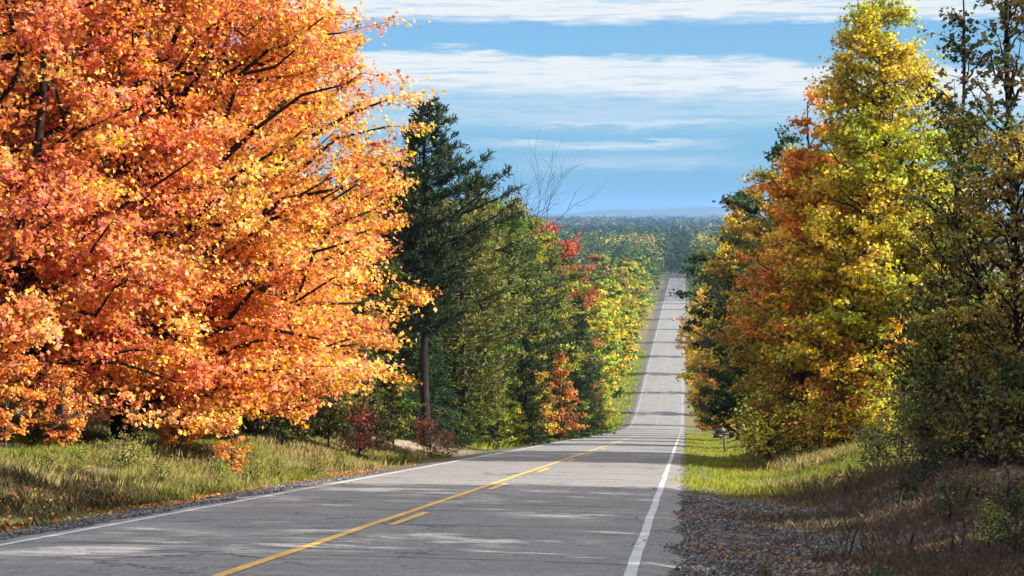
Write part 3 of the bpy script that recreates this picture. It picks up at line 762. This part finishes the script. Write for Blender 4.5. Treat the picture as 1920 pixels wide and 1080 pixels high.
# leafy weeds on both banks
WL = [(232, 40, .9), (300, 38, .55), (352, 42, .5), (410, 40, .6), (470, 44, .7), (520, 46, .55), (590, 50, .7), (640, 54, .6), (150, 37, .6), (90, 36, .5), (700, 60, .6), (760, 66, .5)]
for i, (px, Y, h) in enumerate(sorted(WL)):
    put('weed_clump', shrub[i % 2], X_at(px, Y), Y, jit((.28, .34, .04)), jit((.36, .30, .08)), 'yellow-green leafy weed on the left bank, %s from the left' % ordn(i), 'weed', 'leafy weeds on the left bank', sc=h / 1.4)
WR = [(1862, 20, .42, (.42, .46, .05)), (1905, 19, .55, (.05, .09, .03)), (1790, 24, .5, (.07, .10, .03)), (1700, 29, .6, (.06, .08, .03)), (1840, 26, .5, (.20, .19, .06)), (1440, 18.5, .18, (.20, .24, .06)), (1740, 31, .7, (.05, .07, .03)), (1900, 23, .6, (.22, .18, .07)), (1650, 17.5, .22, (.12, .16, .04)), (1780, 16.5, .25, (.14, .16, .05))]
for i, (px, Y, h, c_) in enumerate(sorted(WR)):
    put('weed_clump', shrub[i % 2], X_at(px, Y), Y, c_, jit(c_, .3), '%s leafy weed on the brown right bank, %s from the left' % ('bright yellow-green' if c_[0] > .4 else 'dark green' if c_[0] < .1 else 'pale green', ordn(i)), 'weed', 'leafy weeds on the right bank', sc=h / 1.4)
# low bushes at the top of the shaded right bank
for i, (px, Y, h) in enumerate([(1640, 41, 1.1), (1700, 39, 1.3), (1745, 36, 1.2), (1790, 35, 1.6), (1840, 34, 1.5), (1885, 33, 1.7), (1925, 32, 1.6), (1860, 37, 1.9), (1760, 40, 1.9), (1905, 36, 2.2)]):
    put('bush', shrub[i % 2], X_at(px, Y), Y, jit((.09, .13, .03)), jit((.20, .18, .04)), 'dark leafy bush at the top of the brown right bank, %s nearest of ten' % ordn(i), 'bush', 'bushes topping the brown right bank', sc=h / 1.3)
# young maples low under the big ones
for px, Y, h, lab in ((15, 41, 2.5, 'low orange maple sapling at the left edge, touching the grass'), (120, 43, 2.1, 'short salmon-orange maple sapling left of the big dark trunk'), (335, 47, 2.3, 'small orange maple sapling right of the big dark trunk'), (430, 44, 1.5, 'tiny bright orange maple shoot on the open bank')):
    put('maple_sapling', small[int(px / 100) % 3], X_at(px, Y), Y, (.84, .27, .06), (.88, .42, .09), lab, 'sapling', sc=h / 4.5)
# dark wood behind the maples
for i, px in enumerate(range(-40, 640, 62)):
    Y = 82 + (i * 37 % 23); cc = random.choice(['go', 'dg', 'gd', 'od', 'gd']); a, c2 = CN[cc[0]], CN[cc[1]]
    put('broadleaf_tree', farm[i % 4], X_at(px, Y), Y, jit(a[1]), jit(c2[1]), '%s and %s tree, %s from the left behind the orange maples' % (a[0], c2[0], ordn(i)), 'tree', 'shaded wood behind the orange maples', sc=random.uniform(.5, .62))
for i, px in enumerate(range(10, 620, 55)):
    Y = 64 + (i * 29 % 13); cc = random.choice(['go', 'dg', 'gd', 'od', 'oa']); a, c2 = CN[cc[0]], CN[cc[1]]
    put('bush', shrub[i % 2], X_at(px, Y), Y, jit(a[1]), jit(c2[1]), '%s and %s bush, %s from the left under the orange maples' % (a[0], c2[0], ordn(i)), 'bush', 'bushes under the orange maples', sc=random.uniform(1.0, 1.7))
# left understory
UL = [(690, 70, 3.0, 'od'), (740, 74, 3.4, 'og'), (620, 66, 3.2, 'od'), (880, 90, 2.6, 'gd'), (930, 93, 2.8, 'lg'), (1010, 112, 4.4, 'ya'), (1050, 122, 5.0, 'ar'), (965, 98, 2.2, 'yl'), (1115, 158, 4.0, 'ya'), (1085, 140, 3.0, 'lg'), (560, 62, 2.4, 'og'),
      (1128, 185, 5.0, 'yl'), (480, 64, 2.2, 'od'), (100, 58, 3.0, 'og'), (330, 66, 2.6, 'dg')]
for i, (px, Y, h, cc) in enumerate(sorted(UL)):
    a, c2 = CN[cc[0]], CN[cc[1]]
    put('sapling', small[i % 3], X_at(px, Y), Y, jit(a[1]), jit(c2[1]), '%s and %s sapling, %s from the left below the left wood' % (a[0], c2[0], ordn(i)), 'sapling', 'saplings at the foot of the left wood', sc=h / 4.5)
sumac = (.42, .11, .07)
for px, Y, h, lab in ((682, 62, 1.7, 'red sumac bush in the shade under the golden boughs'), (800, 70, 1.5, 'pinkish red sumac bush at the foot of the tall pine trunk'), (835, 72, 1.0, 'faded low sumac bush right of the pinkish one')):
    put('sumac_bush', shrub[1], X_at(px, Y), Y, jit(sumac), (.30, .14, .08), lab, 'bush', sc=h / 1.4)

# trees out of frame on the right that shade the foreground
SH = [(11.5, -9, 14), (13, -2, 15), (10.5, 4, 13.5), (14, 9, 15.5), (11, 14, 14), (14.5, 18, 16.5), (11.5, 23, 15.5), (15, 26.5, 17), (12.3, 31, 14.5)]
for i, (X, Y, h) in enumerate(SH):
    put('broadleaf_tree', near[i % 4], X, Y, jit(GREEN), jit(OLIVE), 'roadside tree beyond the right edge of the photo, %s from the camera' % ordn(i), 'tree', 'trees outside the frame shading the road', sc=h / 15)

# ------------------------------------------------------------------ woods on the plain: one mass
def far_wood():
    rg = np.random.default_rng(77)
    Ps, Ns, Ss, Cs = [], [], [], []
    pal = np.array([(.05, .085, .03), (.09, .12, .03), (.035, .055, .025), (.30, .26, .04), (.42, .22, .05), (.16, .17, .04), (.035, .055, .03), (.22, .20, .05)])
    Y = 300.0
    cols = []
    for (y0, y1, sp_, nf, fs) in ((300, 660, 9, 90, 1.0), (660, 1100, 8.5, 110, 1.0), (1100, 2000, 11, 60, 1.7), (2000, 4200, 20, 34, 3.6), (4200, 7500, 42, 22, 8)):
        y = y0
        while y < y1:
            xl = -0.13 * y - 60; xr = 0.05 * y + 40
            if y1 <= 660: xr = -42
            x = xl
            while x < xr:
                xx = x + rg.uniform(-.4, .4) * sp_; yy_ = y + rg.uniform(-.4, .4) * sp_
                x += sp_
                side = xx - XC
                if y < 904 and -9.5 < side < (8.0 if y < 720 or 800 < y < 850 else 6.0): continue
                if y > 2000 and math.sin(xx / 170.) + math.sin(yy_ / 310. + xx / 400.) > 1.25: continue
                h = rg.uniform(13, 21) * (1 + .0001 * max(0, y - 2000)); r = rg.uniform(3.2, 5.5) * (sp_ / 9 if sp_ > 12 else 1)
                if rg.random() < .25: r *= .6; pi_ = 2 if rg.random() < .6 else 6
                elif abs(side + 1) < 8 and y < 1700: pi_ = 6  # shade of the corridor past the road end, put in as dark tree colour
                elif math.sin(xx / 38. + 1.2 * math.sin(yy_ / 130.)) + math.sin(yy_ / 75. + xx / 90.) > .35: pi_ = rg.choice([1, 3, 4, 7, 3], p=[.3, .25, .1, .25, .1])
                else: pi_ = rg.choice([0, 1, 2, 5, 6], p=[.35, .2, .15, .15, .15])
                r *= 1.0 + .5 * (rg.random() < .25)
                q = unit(rg.normal(size=(nf, 3))); q[:, 2] = np.where(q[:, 2] < -.2, q[:, 2] * .95, np.abs(q[:, 2]))
                rr = rg.uniform(.65, 1.08, nf)[:, None]
                z0 = float(ground_z(xx, yy_))
                Pq = q * rr * np.array([r, r, h * .48]) + np.array([xx, yy_, z0 + h * .50])
                Ps.append(Pq); Ns.append(q + rg.normal(size=q.shape) * .4); Ss.append(np.full(nf, fs * 1.15))
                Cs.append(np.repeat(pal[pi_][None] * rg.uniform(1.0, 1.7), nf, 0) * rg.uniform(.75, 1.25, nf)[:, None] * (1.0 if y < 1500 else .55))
            y += sp_
    P_ = np.concatenate(Ps); N_ = np.concatenate(Ns); S_ = np.concatenate(Ss); C_ = np.concatenate(Cs)
    n = len(P_); a = unit(np.cross(unit(N_), unit(rg.normal(size=(n, 3))))); c_ = np.cross(unit(N_), a)
    s = (S_ * rg.uniform(.6, 1.3, n))[:, None, None]; T = LEAF5[None]
    V = (P_[:, None] + s * (a[:, None] * T[:, :, :1] + c_[:, None] * T[:, :, 1:2])).reshape(-1, 3)
    print('far wood faces', n)
    return raw_mesh('far_wood', V, np.full(n, 5), np.arange(n * 5), {'leafc': np.repeat(C_, 5, 0)})
m, nt, b = new_mat('far_leaf')
at = N(nt, 'ShaderNodeAttribute'); at.attribute_name = 'leafc'
d_ = N(nt, 'ShaderNodeBsdfDiffuse'); t_ = N(nt, 'ShaderNodeBsdfTranslucent'); mx = N(nt, 'ShaderNodeMixShader'); mx.inputs[0].default_value = .3
nt.links.new(at.outputs['Vector'], d_.inputs['Color']); nt.links.new(at.outputs['Vector'], t_.inputs['Color'])
nt.links.new(d_.outputs[0], mx.inputs[1]); nt.links.new(t_.outputs[0], mx.inputs[2]); finish(nt, mx.outputs[0])
fw = link('forest', far_wood(), m); tag(fw, 'autumn forest covering the plain as far as the blue hills', 'forest', kind='stuff')

# ------------------------------------------------------------------ grass, weeds and fallen leaves
def blades(name, n, region, hgt, wid, mat, seed, dens=None, lean=.35):
    """region(rg, n) -> x, y; bent three-vertex-wide blades"""
    rg = np.random.default_rng(seed)
    x, y = region(rg, n); n = len(x)
    z = H(x, y) - .02
    patch = .5 + .25 * np.sin(x * .9 + 1.3 * np.sin(y * .31)) + .25 * np.sin(y * .47 + x * .6)
    hh = hgt * rg.uniform(.45, 1.25, n) * (.5 + .9 * patch)
    a = rg.uniform(0, 6.283, n); w = wid * rg.uniform(.6, 1.4, n) * (1 + np.maximum(0, y - 30) / 60)
    d = np.stack([np.cos(a), np.sin(a), 0 * a], 1); sd = np.stack([-np.sin(a), np.cos(a), 0 * a], 1)
    B = np.stack([x, y, z], 1)
    l = (lean * rg.uniform(.1, 1.4, n) * hh)[:, None]
    up = np.array([0, 0, 1.0])
    V = np.stack([B - sd * w[:, None] / 2, B + sd * w[:, None] / 2, B + up * hh[:, None] * .6 + d * l * .35 + sd * w[:, None] * .35,
                  B + up * hh[:, None] + d * l, B + up * hh[:, None] * .6 + d * l * .35 - sd * w[:, None] * .35], 1).reshape(-1, 3)
    A = np.repeat(np.stack([rg.random(n), np.clip(patch + rg.normal(size=n) * .12, 0, 1), rg.random(n)], 1), 5, 0)
    o = link(name, raw_mesh(name, V, np.full(n, 5), np.arange(n * 5), {'leafv': A}), mat)
    return o
def strip(u0, u1, y0, y1, fade=1.0, pw=1.0):
    def f(rg, n):
        uu_ = u0 + (u1 - u0) * rg.random(n) ** fade
        t = rg.random(n)
        y = y0 * (y1 / y0) ** t if pw == 0 else y0 + (y1 - y0) * t
        uu_ = uu_ + (.45 * np.sin(y * .8 + 1) + .3 * np.sin(y * 2.3) + rg.normal(size=n) * .25) * (np.abs(uu_) > 4.3) * (y < 90)
        return XC + uu_, y
    return f
def ins(col1, col2): return ((*col1, 1), (*col2, 1))
def leaf_own(name, c1, c2, tr=.3):
    m = leaf_mat(name, tr, .6, own=(c1, c2))
    return m
def fixed(name, c1, c2, tr=.3):
    m, nt, b = new_mat(name)
    at = N(nt, 'ShaderNodeAttribute'); at.attribute_name = 'leafv'
    s = N(nt, 'ShaderNodeSeparateXYZ'); nt.links.new(at.outputs['Vector'], s.inputs[0]); r1, cl, r2 = s.outputs
    c = b.mix(b.ss(cl, .3, .7), c1, c2)
    c = b.mix(b.m('MULTIPLY', r1, .5), c, tuple(q * .4 for q in c1))
    d_ = N(nt, 'ShaderNodeBsdfDiffuse'); t_ = N(nt, 'ShaderNodeBsdfTranslucent'); mx = N(nt, 'ShaderNodeMixShader'); mx.inputs[0].default_value = tr
    nt.links.new(c, d_.inputs['Color']); nt.links.new(c, t_.inputs['Color'])
    nt.links.new(d_.outputs[0], mx.inputs[1]); nt.links.new(t_.outputs[0], mx.inputs[2]); finish(nt, mx.outputs[0]); return m
M_GRASS = fixed('grass', (.30, .33, .06), (.48, .39, .17))
M_GRASSR = fixed('verge_grass', (.28, .38, .045), (.42, .42, .07))
M_WEED = fixed('brown_weeds', (.33, .22, .18), (.40, .33, .22))
M_WEED_SHADED = fixed('shadow_toned_weeds', (.11, .075, .06), (.16, .13, .07))  # brown weeds with the bank's shadow pool darkened into their colour
def patchy(f, thr, sc=1.0, ph=0.0, keep=.08):
    def g(rg, n):
        x, y = f(rg, n)
        q = np.sin(x * 1.7 * sc + 1.9 * np.sin(y * .33 * sc + ph)) + np.sin(y * .61 * sc + x * .9 * sc + ph) + .6 * np.sin(x * 4.1 * sc - y * 1.3 * sc)
        k = (q + rg.normal(size=len(x)) * .55 > thr) | (rg.random(len(x)) < keep)
        k &= ~((y > 77) & (y < 90) & (x < -8.0) & (rg.random(len(x)) < .9))
        return x[k], y[k]
    return g
g1 = blades('grass', 150000, patchy(strip(-5.8, -16, 33, 80, .9, 0), -.3), .24, .008, M_GRASS, 101); tag(g1, 'tall yellow-green grass along the left bank', 'grass', kind='stuff')
g2 = blades('grass', 40000, patchy(strip(-4.9, -7.0, 14, 120, .7, 0), .2), .08, .008, M_GRASS, 102); tag(g2, 'short grass fringe beside the left gravel shoulder', 'grass', kind='stuff')
g3 = blades('grass', 80000, patchy(strip(3.95, 9.4, 37, 190, .85, 0), -.8), .11, .012, M_GRASSR, 103); tag(g3, 'bright green verge grass right of the road', 'grass', kind='stuff')
g4 = blades('grass', 190000, patchy(strip(6.0, 15, 10, 42, .85, 0), -1.2, .8, keep=.3), .13, .0045, M_WEED, 104, lean=.7); tag(g4, 'brown dried weeds on the shaded right bank', 'weeds', kind='stuff')
g10 = blades('grass', 30000, patchy(strip(4.6, 7.5, 11, 40, 1, 0), .3, 1.4, 5, keep=.15), .07, .0045, M_WEED, 110, lean=.8); tag(g10, 'sparse dry weeds creeping over the right gravel', 'weeds', kind='stuff')
g8 = blades('grass', 60000, patchy(strip(6.5, 17, 37, 80, .9, 0), -.9, .9), .26, .010, M_GRASS, 108, lean=.5); tag(g8, 'tall tan and yellow-green grass at the foot of the right trees', 'grass', kind='stuff')
g9 = blades('grass', 5000, patchy(strip(6.5, 14, 12, 38, .9, 0), .2, .9), .38, .005, fixed('stalks', (.16, .12, .09), (.26, .22, .14)), 109, lean=.25); tag(g9, 'thin dead stalks rising from the brown right bank', 'weeds', kind='stuff')
g5 = blades('grass', 26000, patchy(strip(5.0, 10.5, 11, 40, .6, 0), .6, 1.6, 2), .06, .005, M_GRASSR, 105); tag(g5, 'thin short grass growing through the right gravel shoulder', 'grass', kind='stuff')
g6 = blades('grass', 90000, patchy(strip(-5.6, -20, 20, 38, .8, 0), -.9, .9, 3), .16, .005, M_WEED_SHADED, 106, lean=.5); tag(g6, 'brown weeds mixed into the left bank, coloured dark as if in shadow', 'weeds', kind='stuff')
g7 = blades('grass', 30000, patchy(strip(-4.6, -9.5, 95, 420, .9, 0), -.6), .26, .04, M_GRASSR, 107); tag(g7, 'sunlit grass on the left verge down in the valley', 'grass', kind='stuff')

def litter(name, n, region, size, c1, c2, seed, label):
    rg = np.random.default_rng(seed); x, y = region(rg, n); n = len(x)
    P_ = np.stack([x, y, H(x, y) + rg.uniform(.01, .06, n)], 1)
    Nn = np.array([0, 0, 1.0]) + rg.normal(size=(n, 3)) * .45
    me = leaves_mesh(name, P_, Nn, size, rg.random(n), LEAF5, rg)
    o = link(name, me, fixed(name, c1, c2, .2)); tag(o, label, 'fallen leaves', kind='stuff'); return o
litter('fallen_leaves', 11000, patchy(strip(-5.0, -12, 22, 62, 1.1, 0), .1, 1.3, 1), .075, (.55, .17, .05), (.62, .30, .10), 111, 'orange leaves scattered on the grass under the maples')
litter('fallen_leaves', 12000, patchy(strip(3.9, 11, 12, 40, .8, 0), .1, 1.2, 4), .045, (.34, .15, .08), (.42, .27, .14), 112, 'dull brown leaves scattered on the right shoulder')

def stones(name, n, region, seed, label):
    rg = np.random.default_rng(seed); x, y = region(rg, n); n = len(x)
    O = np.array([(1, 0, 0), (0, 1, 0), (-1, 0, 0), (0, -1, 0), (0, 0, .7), (0, 0, -.5)], float)
    F_ = np.array([(0, 1, 4), (1, 2, 4), (2, 3, 4), (3, 0, 4), (1, 0, 5), (2, 1, 5), (3, 2, 5), (0, 3, 5)])
    r = .010 + .022 * rg.random(n) ** 3
    V = O[None] * r[:, None, None] * rg.uniform(.6, 1.4, (n, 6, 1)); a = rg.uniform(0, 6.28, n)
    c_, s_ = np.cos(a)[:, None], np.sin(a)[:, None]
    V = np.stack([V[..., 0] * c_ - V[..., 1] * s_, V[..., 0] * s_ + V[..., 1] * c_, V[..., 2]], -1) + np.stack([x, y, H(x, y) + r * .2], 1)[:, None]
    idx = (F_[None] + (np.arange(n) * 6)[:, None, None]).ravel()
    at = np.repeat(np.stack([rg.random(n), rg.random(n), rg.random(n)], 1), 6, 0)
    o = link(name, raw_mesh(name, V.reshape(-1, 3), np.full(n * 8, 3), idx, {'leafv': at}), fixed(name, (.09, .086, .09), (.30, .29, .29), 0.0)); tag(o, label, 'gravel', kind='stuff')
stones('gravel', 26000, strip(3.88, 6.3, 11, 36, .9, 0), 121, 'loose grey gravel on the right shoulder')
stones('gravel', 9000, strip(-3.9, -5.3, 16, 50, 1, 0), 122, 'loose grey gravel along the left road edge')

# ------------------------------------------------------------------ mailbox, stump, car, drum
Y = 90.0; X = X_at(1352, Y)
mbx = empty('mailbox', (X, Y, Hs(X, Y)), R(14), .85); tag(mbx, 'dark grey roadside mailbox on a board and post on the right verge', 'mailbox')
M_BOX = plain('mailbox_metal', (.045, .048, .05), .45, .2, 12, .3)
M_WOOD = plain('weathered_wood', (.16, .13, .11), .9, .3, 10, 0, .3)
mb = MB(); L_, W_, Hh = .56, .24, .28
V = []; nseg = 10; prof_ = [(-W_ / 2, 0)] + [(-W_ / 2 * math.cos(t), .14 + (Hh - .14) * math.sin(t)) for t in np.linspace(0, math.pi, nseg)] + [(W_ / 2, 0)]
k = len(prof_)
for xx in (-L_ / 2, L_ / 2): V += [(xx, p_[0], p_[1]) for p_ in prof_]
fs = [(i, (i + 1) % k, k + (i + 1) % k, k + i) for i in range(k)] + [tuple(range(k))[::-1], tuple(range(k, 2 * k))]
mb.add([(a_, b_, c_ + 1.10) for a_, b_, c_ in V], fs); body = link('box', mb.mesh('box'), M_BOX, mbx)
mb = MB(); V = [(-L_ / 2 - .02, p_[0] * 1.05, p_[1] * 1.03 + 1.095) for p_ in prof_] + [(-L_ / 2 - .002, p_[0] * 1.05, p_[1] * 1.03 + 1.095) for p_ in prof_]
mb.add(V, fs); link('door', mb.mesh('door'), plain('door_metal', (.03, .03, .033), .5), mbx)
mb = MB(); mb.box((.08, -.135, 1.32), (.03, .008, .16)); mb.box((.08, -.137, 1.42), (.10, .008, .06)); link('flag', mb.mesh('flag'), plain('flag_red', (.45, .05, .04), .5), mbx)
mb = MB(); mb.box((.02, 0, 1.075), (.95, .22, .045), None, .006); link('board', mb.mesh('board'), M_WOOD, mbx)
mb = MB(); mb.box((.25, 0, .5), (.11, .11, 1.10), None, .01); mb.box((0, 0, .80), (.62, .05, .05), (0, R(38), 0)); link('post', mb.mesh('post'), M_WOOD, mbx)
mb = MB(); mb.tube([(-.40, .0, .93), (.12, .0, .93)], [.10, .10], 12); link('newspaper_tube', mb.mesh('newspaper_tube'), plain('black_plastic', (.02, .02, .02), .4), mbx)

Y = 88; X = X_at(1414, Y)
st_ = MB(); rgs = np.random.default_rng(3)
V = []; k = 14; rings = [(0.42, -.15), (.33, .05), (.29, .25), (.28, .42), (.20, .44), (.0, .40)]
for rr, z in rings:
    for j in range(k): t = 6.283 * j / k; q = rr * (1 + .10 * math.sin(3 * t + 1) + .05 * math.sin(5 * t)); V.append((q * math.cos(t), q * math.sin(t), z + (.03 * math.sin(2 * t) if z > .3 else 0)))
fs = [(i * k + j, i * k + (j + 1) % k, (i + 1) * k + (j + 1) % k, (i + 1) * k + j) for i in range(len(rings) - 1) for j in range(k)]
st_.add(V, fs)
o = link('tree_stump', st_.mesh('tree_stump', True), M_BARK); o.location = (X, Y, Hs(X, Y)); tag(o, 'low blackened stump in the weeds right of the mailbox', 'stump')

# car coming up the far road
Y = 700.0; X = X_at(1257, Y)
car = empty('car', (X, Y, float(zr(Y)) + .02), 0); tag(car, 'small dark car approaching on the far stretch of road', 'car')
M_PAINT = plain('car_paint', (.02, .024, .035), .25, .05, 3, .4); M_GLASS = plain('car_glass', (.03, .035, .04), .08); M_TYRE = plain('tyre', (.02, .02, .02), .8)
mb = MB()
sec = [(-2.25, .32, .72, .80), (-2.1, .28, .86, .88), (-1.0, .28, 1.0, .92), (1.4, .28, 1.02, .92), (2.2, .32, .92, .85)]
V = []
for (yy_, z0, z1, hw) in sec:
    V += [(-hw, yy_, z0), (-hw * 1.02, yy_, (z0 + z1) / 2), (-hw * .93, yy_, z1), (hw * .93, yy_, z1), (hw * 1.02, yy_, (z0 + z1) / 2), (hw, yy_, z0)]
fs = [(i * 6 + j, i * 6 + (j + 1) % 6, i * 6 + 6 + (j + 1) % 6, i * 6 + 6 + j) for i in range(4) for j in range(6)] + [(0, 1, 2, 3, 4, 5), (29, 28, 27, 26, 25, 24)]
mb.add(V, fs)
V = [(-.62, -.35, 1.47), (.62, -.35, 1.47), (.62, 1.1, 1.47), (-.62, 1.1, 1.47), (-.60, -.35, 1.42), (.60, -.35, 1.42), (.60, 1.1, 1.42), (-.60, 1.1, 1.42)]
mb.add(V, [(0, 1, 2, 3), (7, 6, 5, 4), (0, 4, 5, 1), (1, 5, 6, 2), (2, 6, 7, 3), (3, 7, 4, 0)])
link('body', mb.mesh('body'), M_PAINT, car)
mb = MB()
mb.add([(-.82, -1.1, .99), (.82, -1.1, .99), (.82, 1.7, 1.0), (-.82, 1.7, 1.0), (-.61, -.33, 1.42), (.61, -.33, 1.42), (.61, 1.08, 1.42), (-.61, 1.08, 1.42)],
       [(0, 1, 5, 4), (1, 2, 6, 5), (2, 3, 7, 6), (3, 0, 4, 7)])
link('windows', mb.mesh('windows'), M_GLASS, car)
ML, lt, lb = new_mat('headlight_glow'); e_ = N(lt, 'ShaderNodeEmission'); e_.inputs['Color'].default_value = (.85, .92, 1, 1); e_.inputs['Strength'].default_value = 2.5; finish(lt, e_.outputs[0])
for sx in (-1, 1):
    mb = MB(); mb.tube([(sx * .62, -2.27, .68), (sx * .62, -2.18, .68)], [.11, .12], 10); link('headlight', mb.mesh('headlight'), ML, car)
    for yy_ in (-1.4, 1.35):
        mb = MB(); mb.tube([(sx * .70, yy_, .33), (sx * .91, yy_, .33)], [.33, .33], 16); w_ = link('wheel', mb.mesh('wheel'), M_TYRE, car)
# orange drum on the road
Y = 538.0; X = X_at(1263, Y)
dr = empty('traffic_drum', (X, Y, float(zr(Y)) + .02), 0); tag(dr, 'small orange traffic drum standing on the far road', 'traffic drum')
mb = MB(); mb.tube([(0, 0, z) for z in (0.05, .05, .35, .36, .65, .66, .95, 1.0)], [.2, .30, .29, .27, .26, .24, .23, .18], 16)
link('barrel', mb.mesh('barrel'), plain('drum_orange', (.75, .20, .03), .5), dr)
mb = MB(); mb.tube([(0, 0, z) for z in (0.0, .05)], [.42, .40], 16); link('base', mb.mesh('base'), M_TYRE, dr)
mb = MB(); mb.tube([(0, 0, z) for z in (.40, .52)], [.285, .28], 16, cap=False); link('band', mb.mesh('band'), plain('reflective_white', (.75, .75, .75), .4), dr)

# ------------------------------------------------------------------ haze
mb = MB(); x0, x1, y0, y1, z0, z1 = -14500, 14500, -4100, 15400, -48, 90
mb.add([(x, y, z) for z in (z0, z1) for y in (y0, y1) for x in (x0, x1)], [(0, 1, 3, 2)[::-1], (4, 5, 7, 6), (0, 1, 5, 4), (2, 3, 7, 6)[::-1], (0, 2, 6, 4)[::-1], (1, 3, 7, 5)])
hm = bpy.data.materials.new('haze'); hm.use_nodes = True; nt = hm.node_tree
for n in list(nt.nodes): nt.nodes.remove(n)
pv_ = N(nt, 'ShaderNodeVolumePrincipled'); pv_.inputs['Color'].default_value = (.30, .58, 1.0, 1); pv_.inputs['Density'].default_value = 1.0e-4
pv_.inputs['Anisotropy'].default_value = 0.2
oo = N(nt, 'ShaderNodeOutputMaterial'); nt.links.new(pv_.outputs[0], oo.inputs['Volume'])
hz = link('haze', mb.mesh('haze'), hm); tag(hz, kind='stuff')
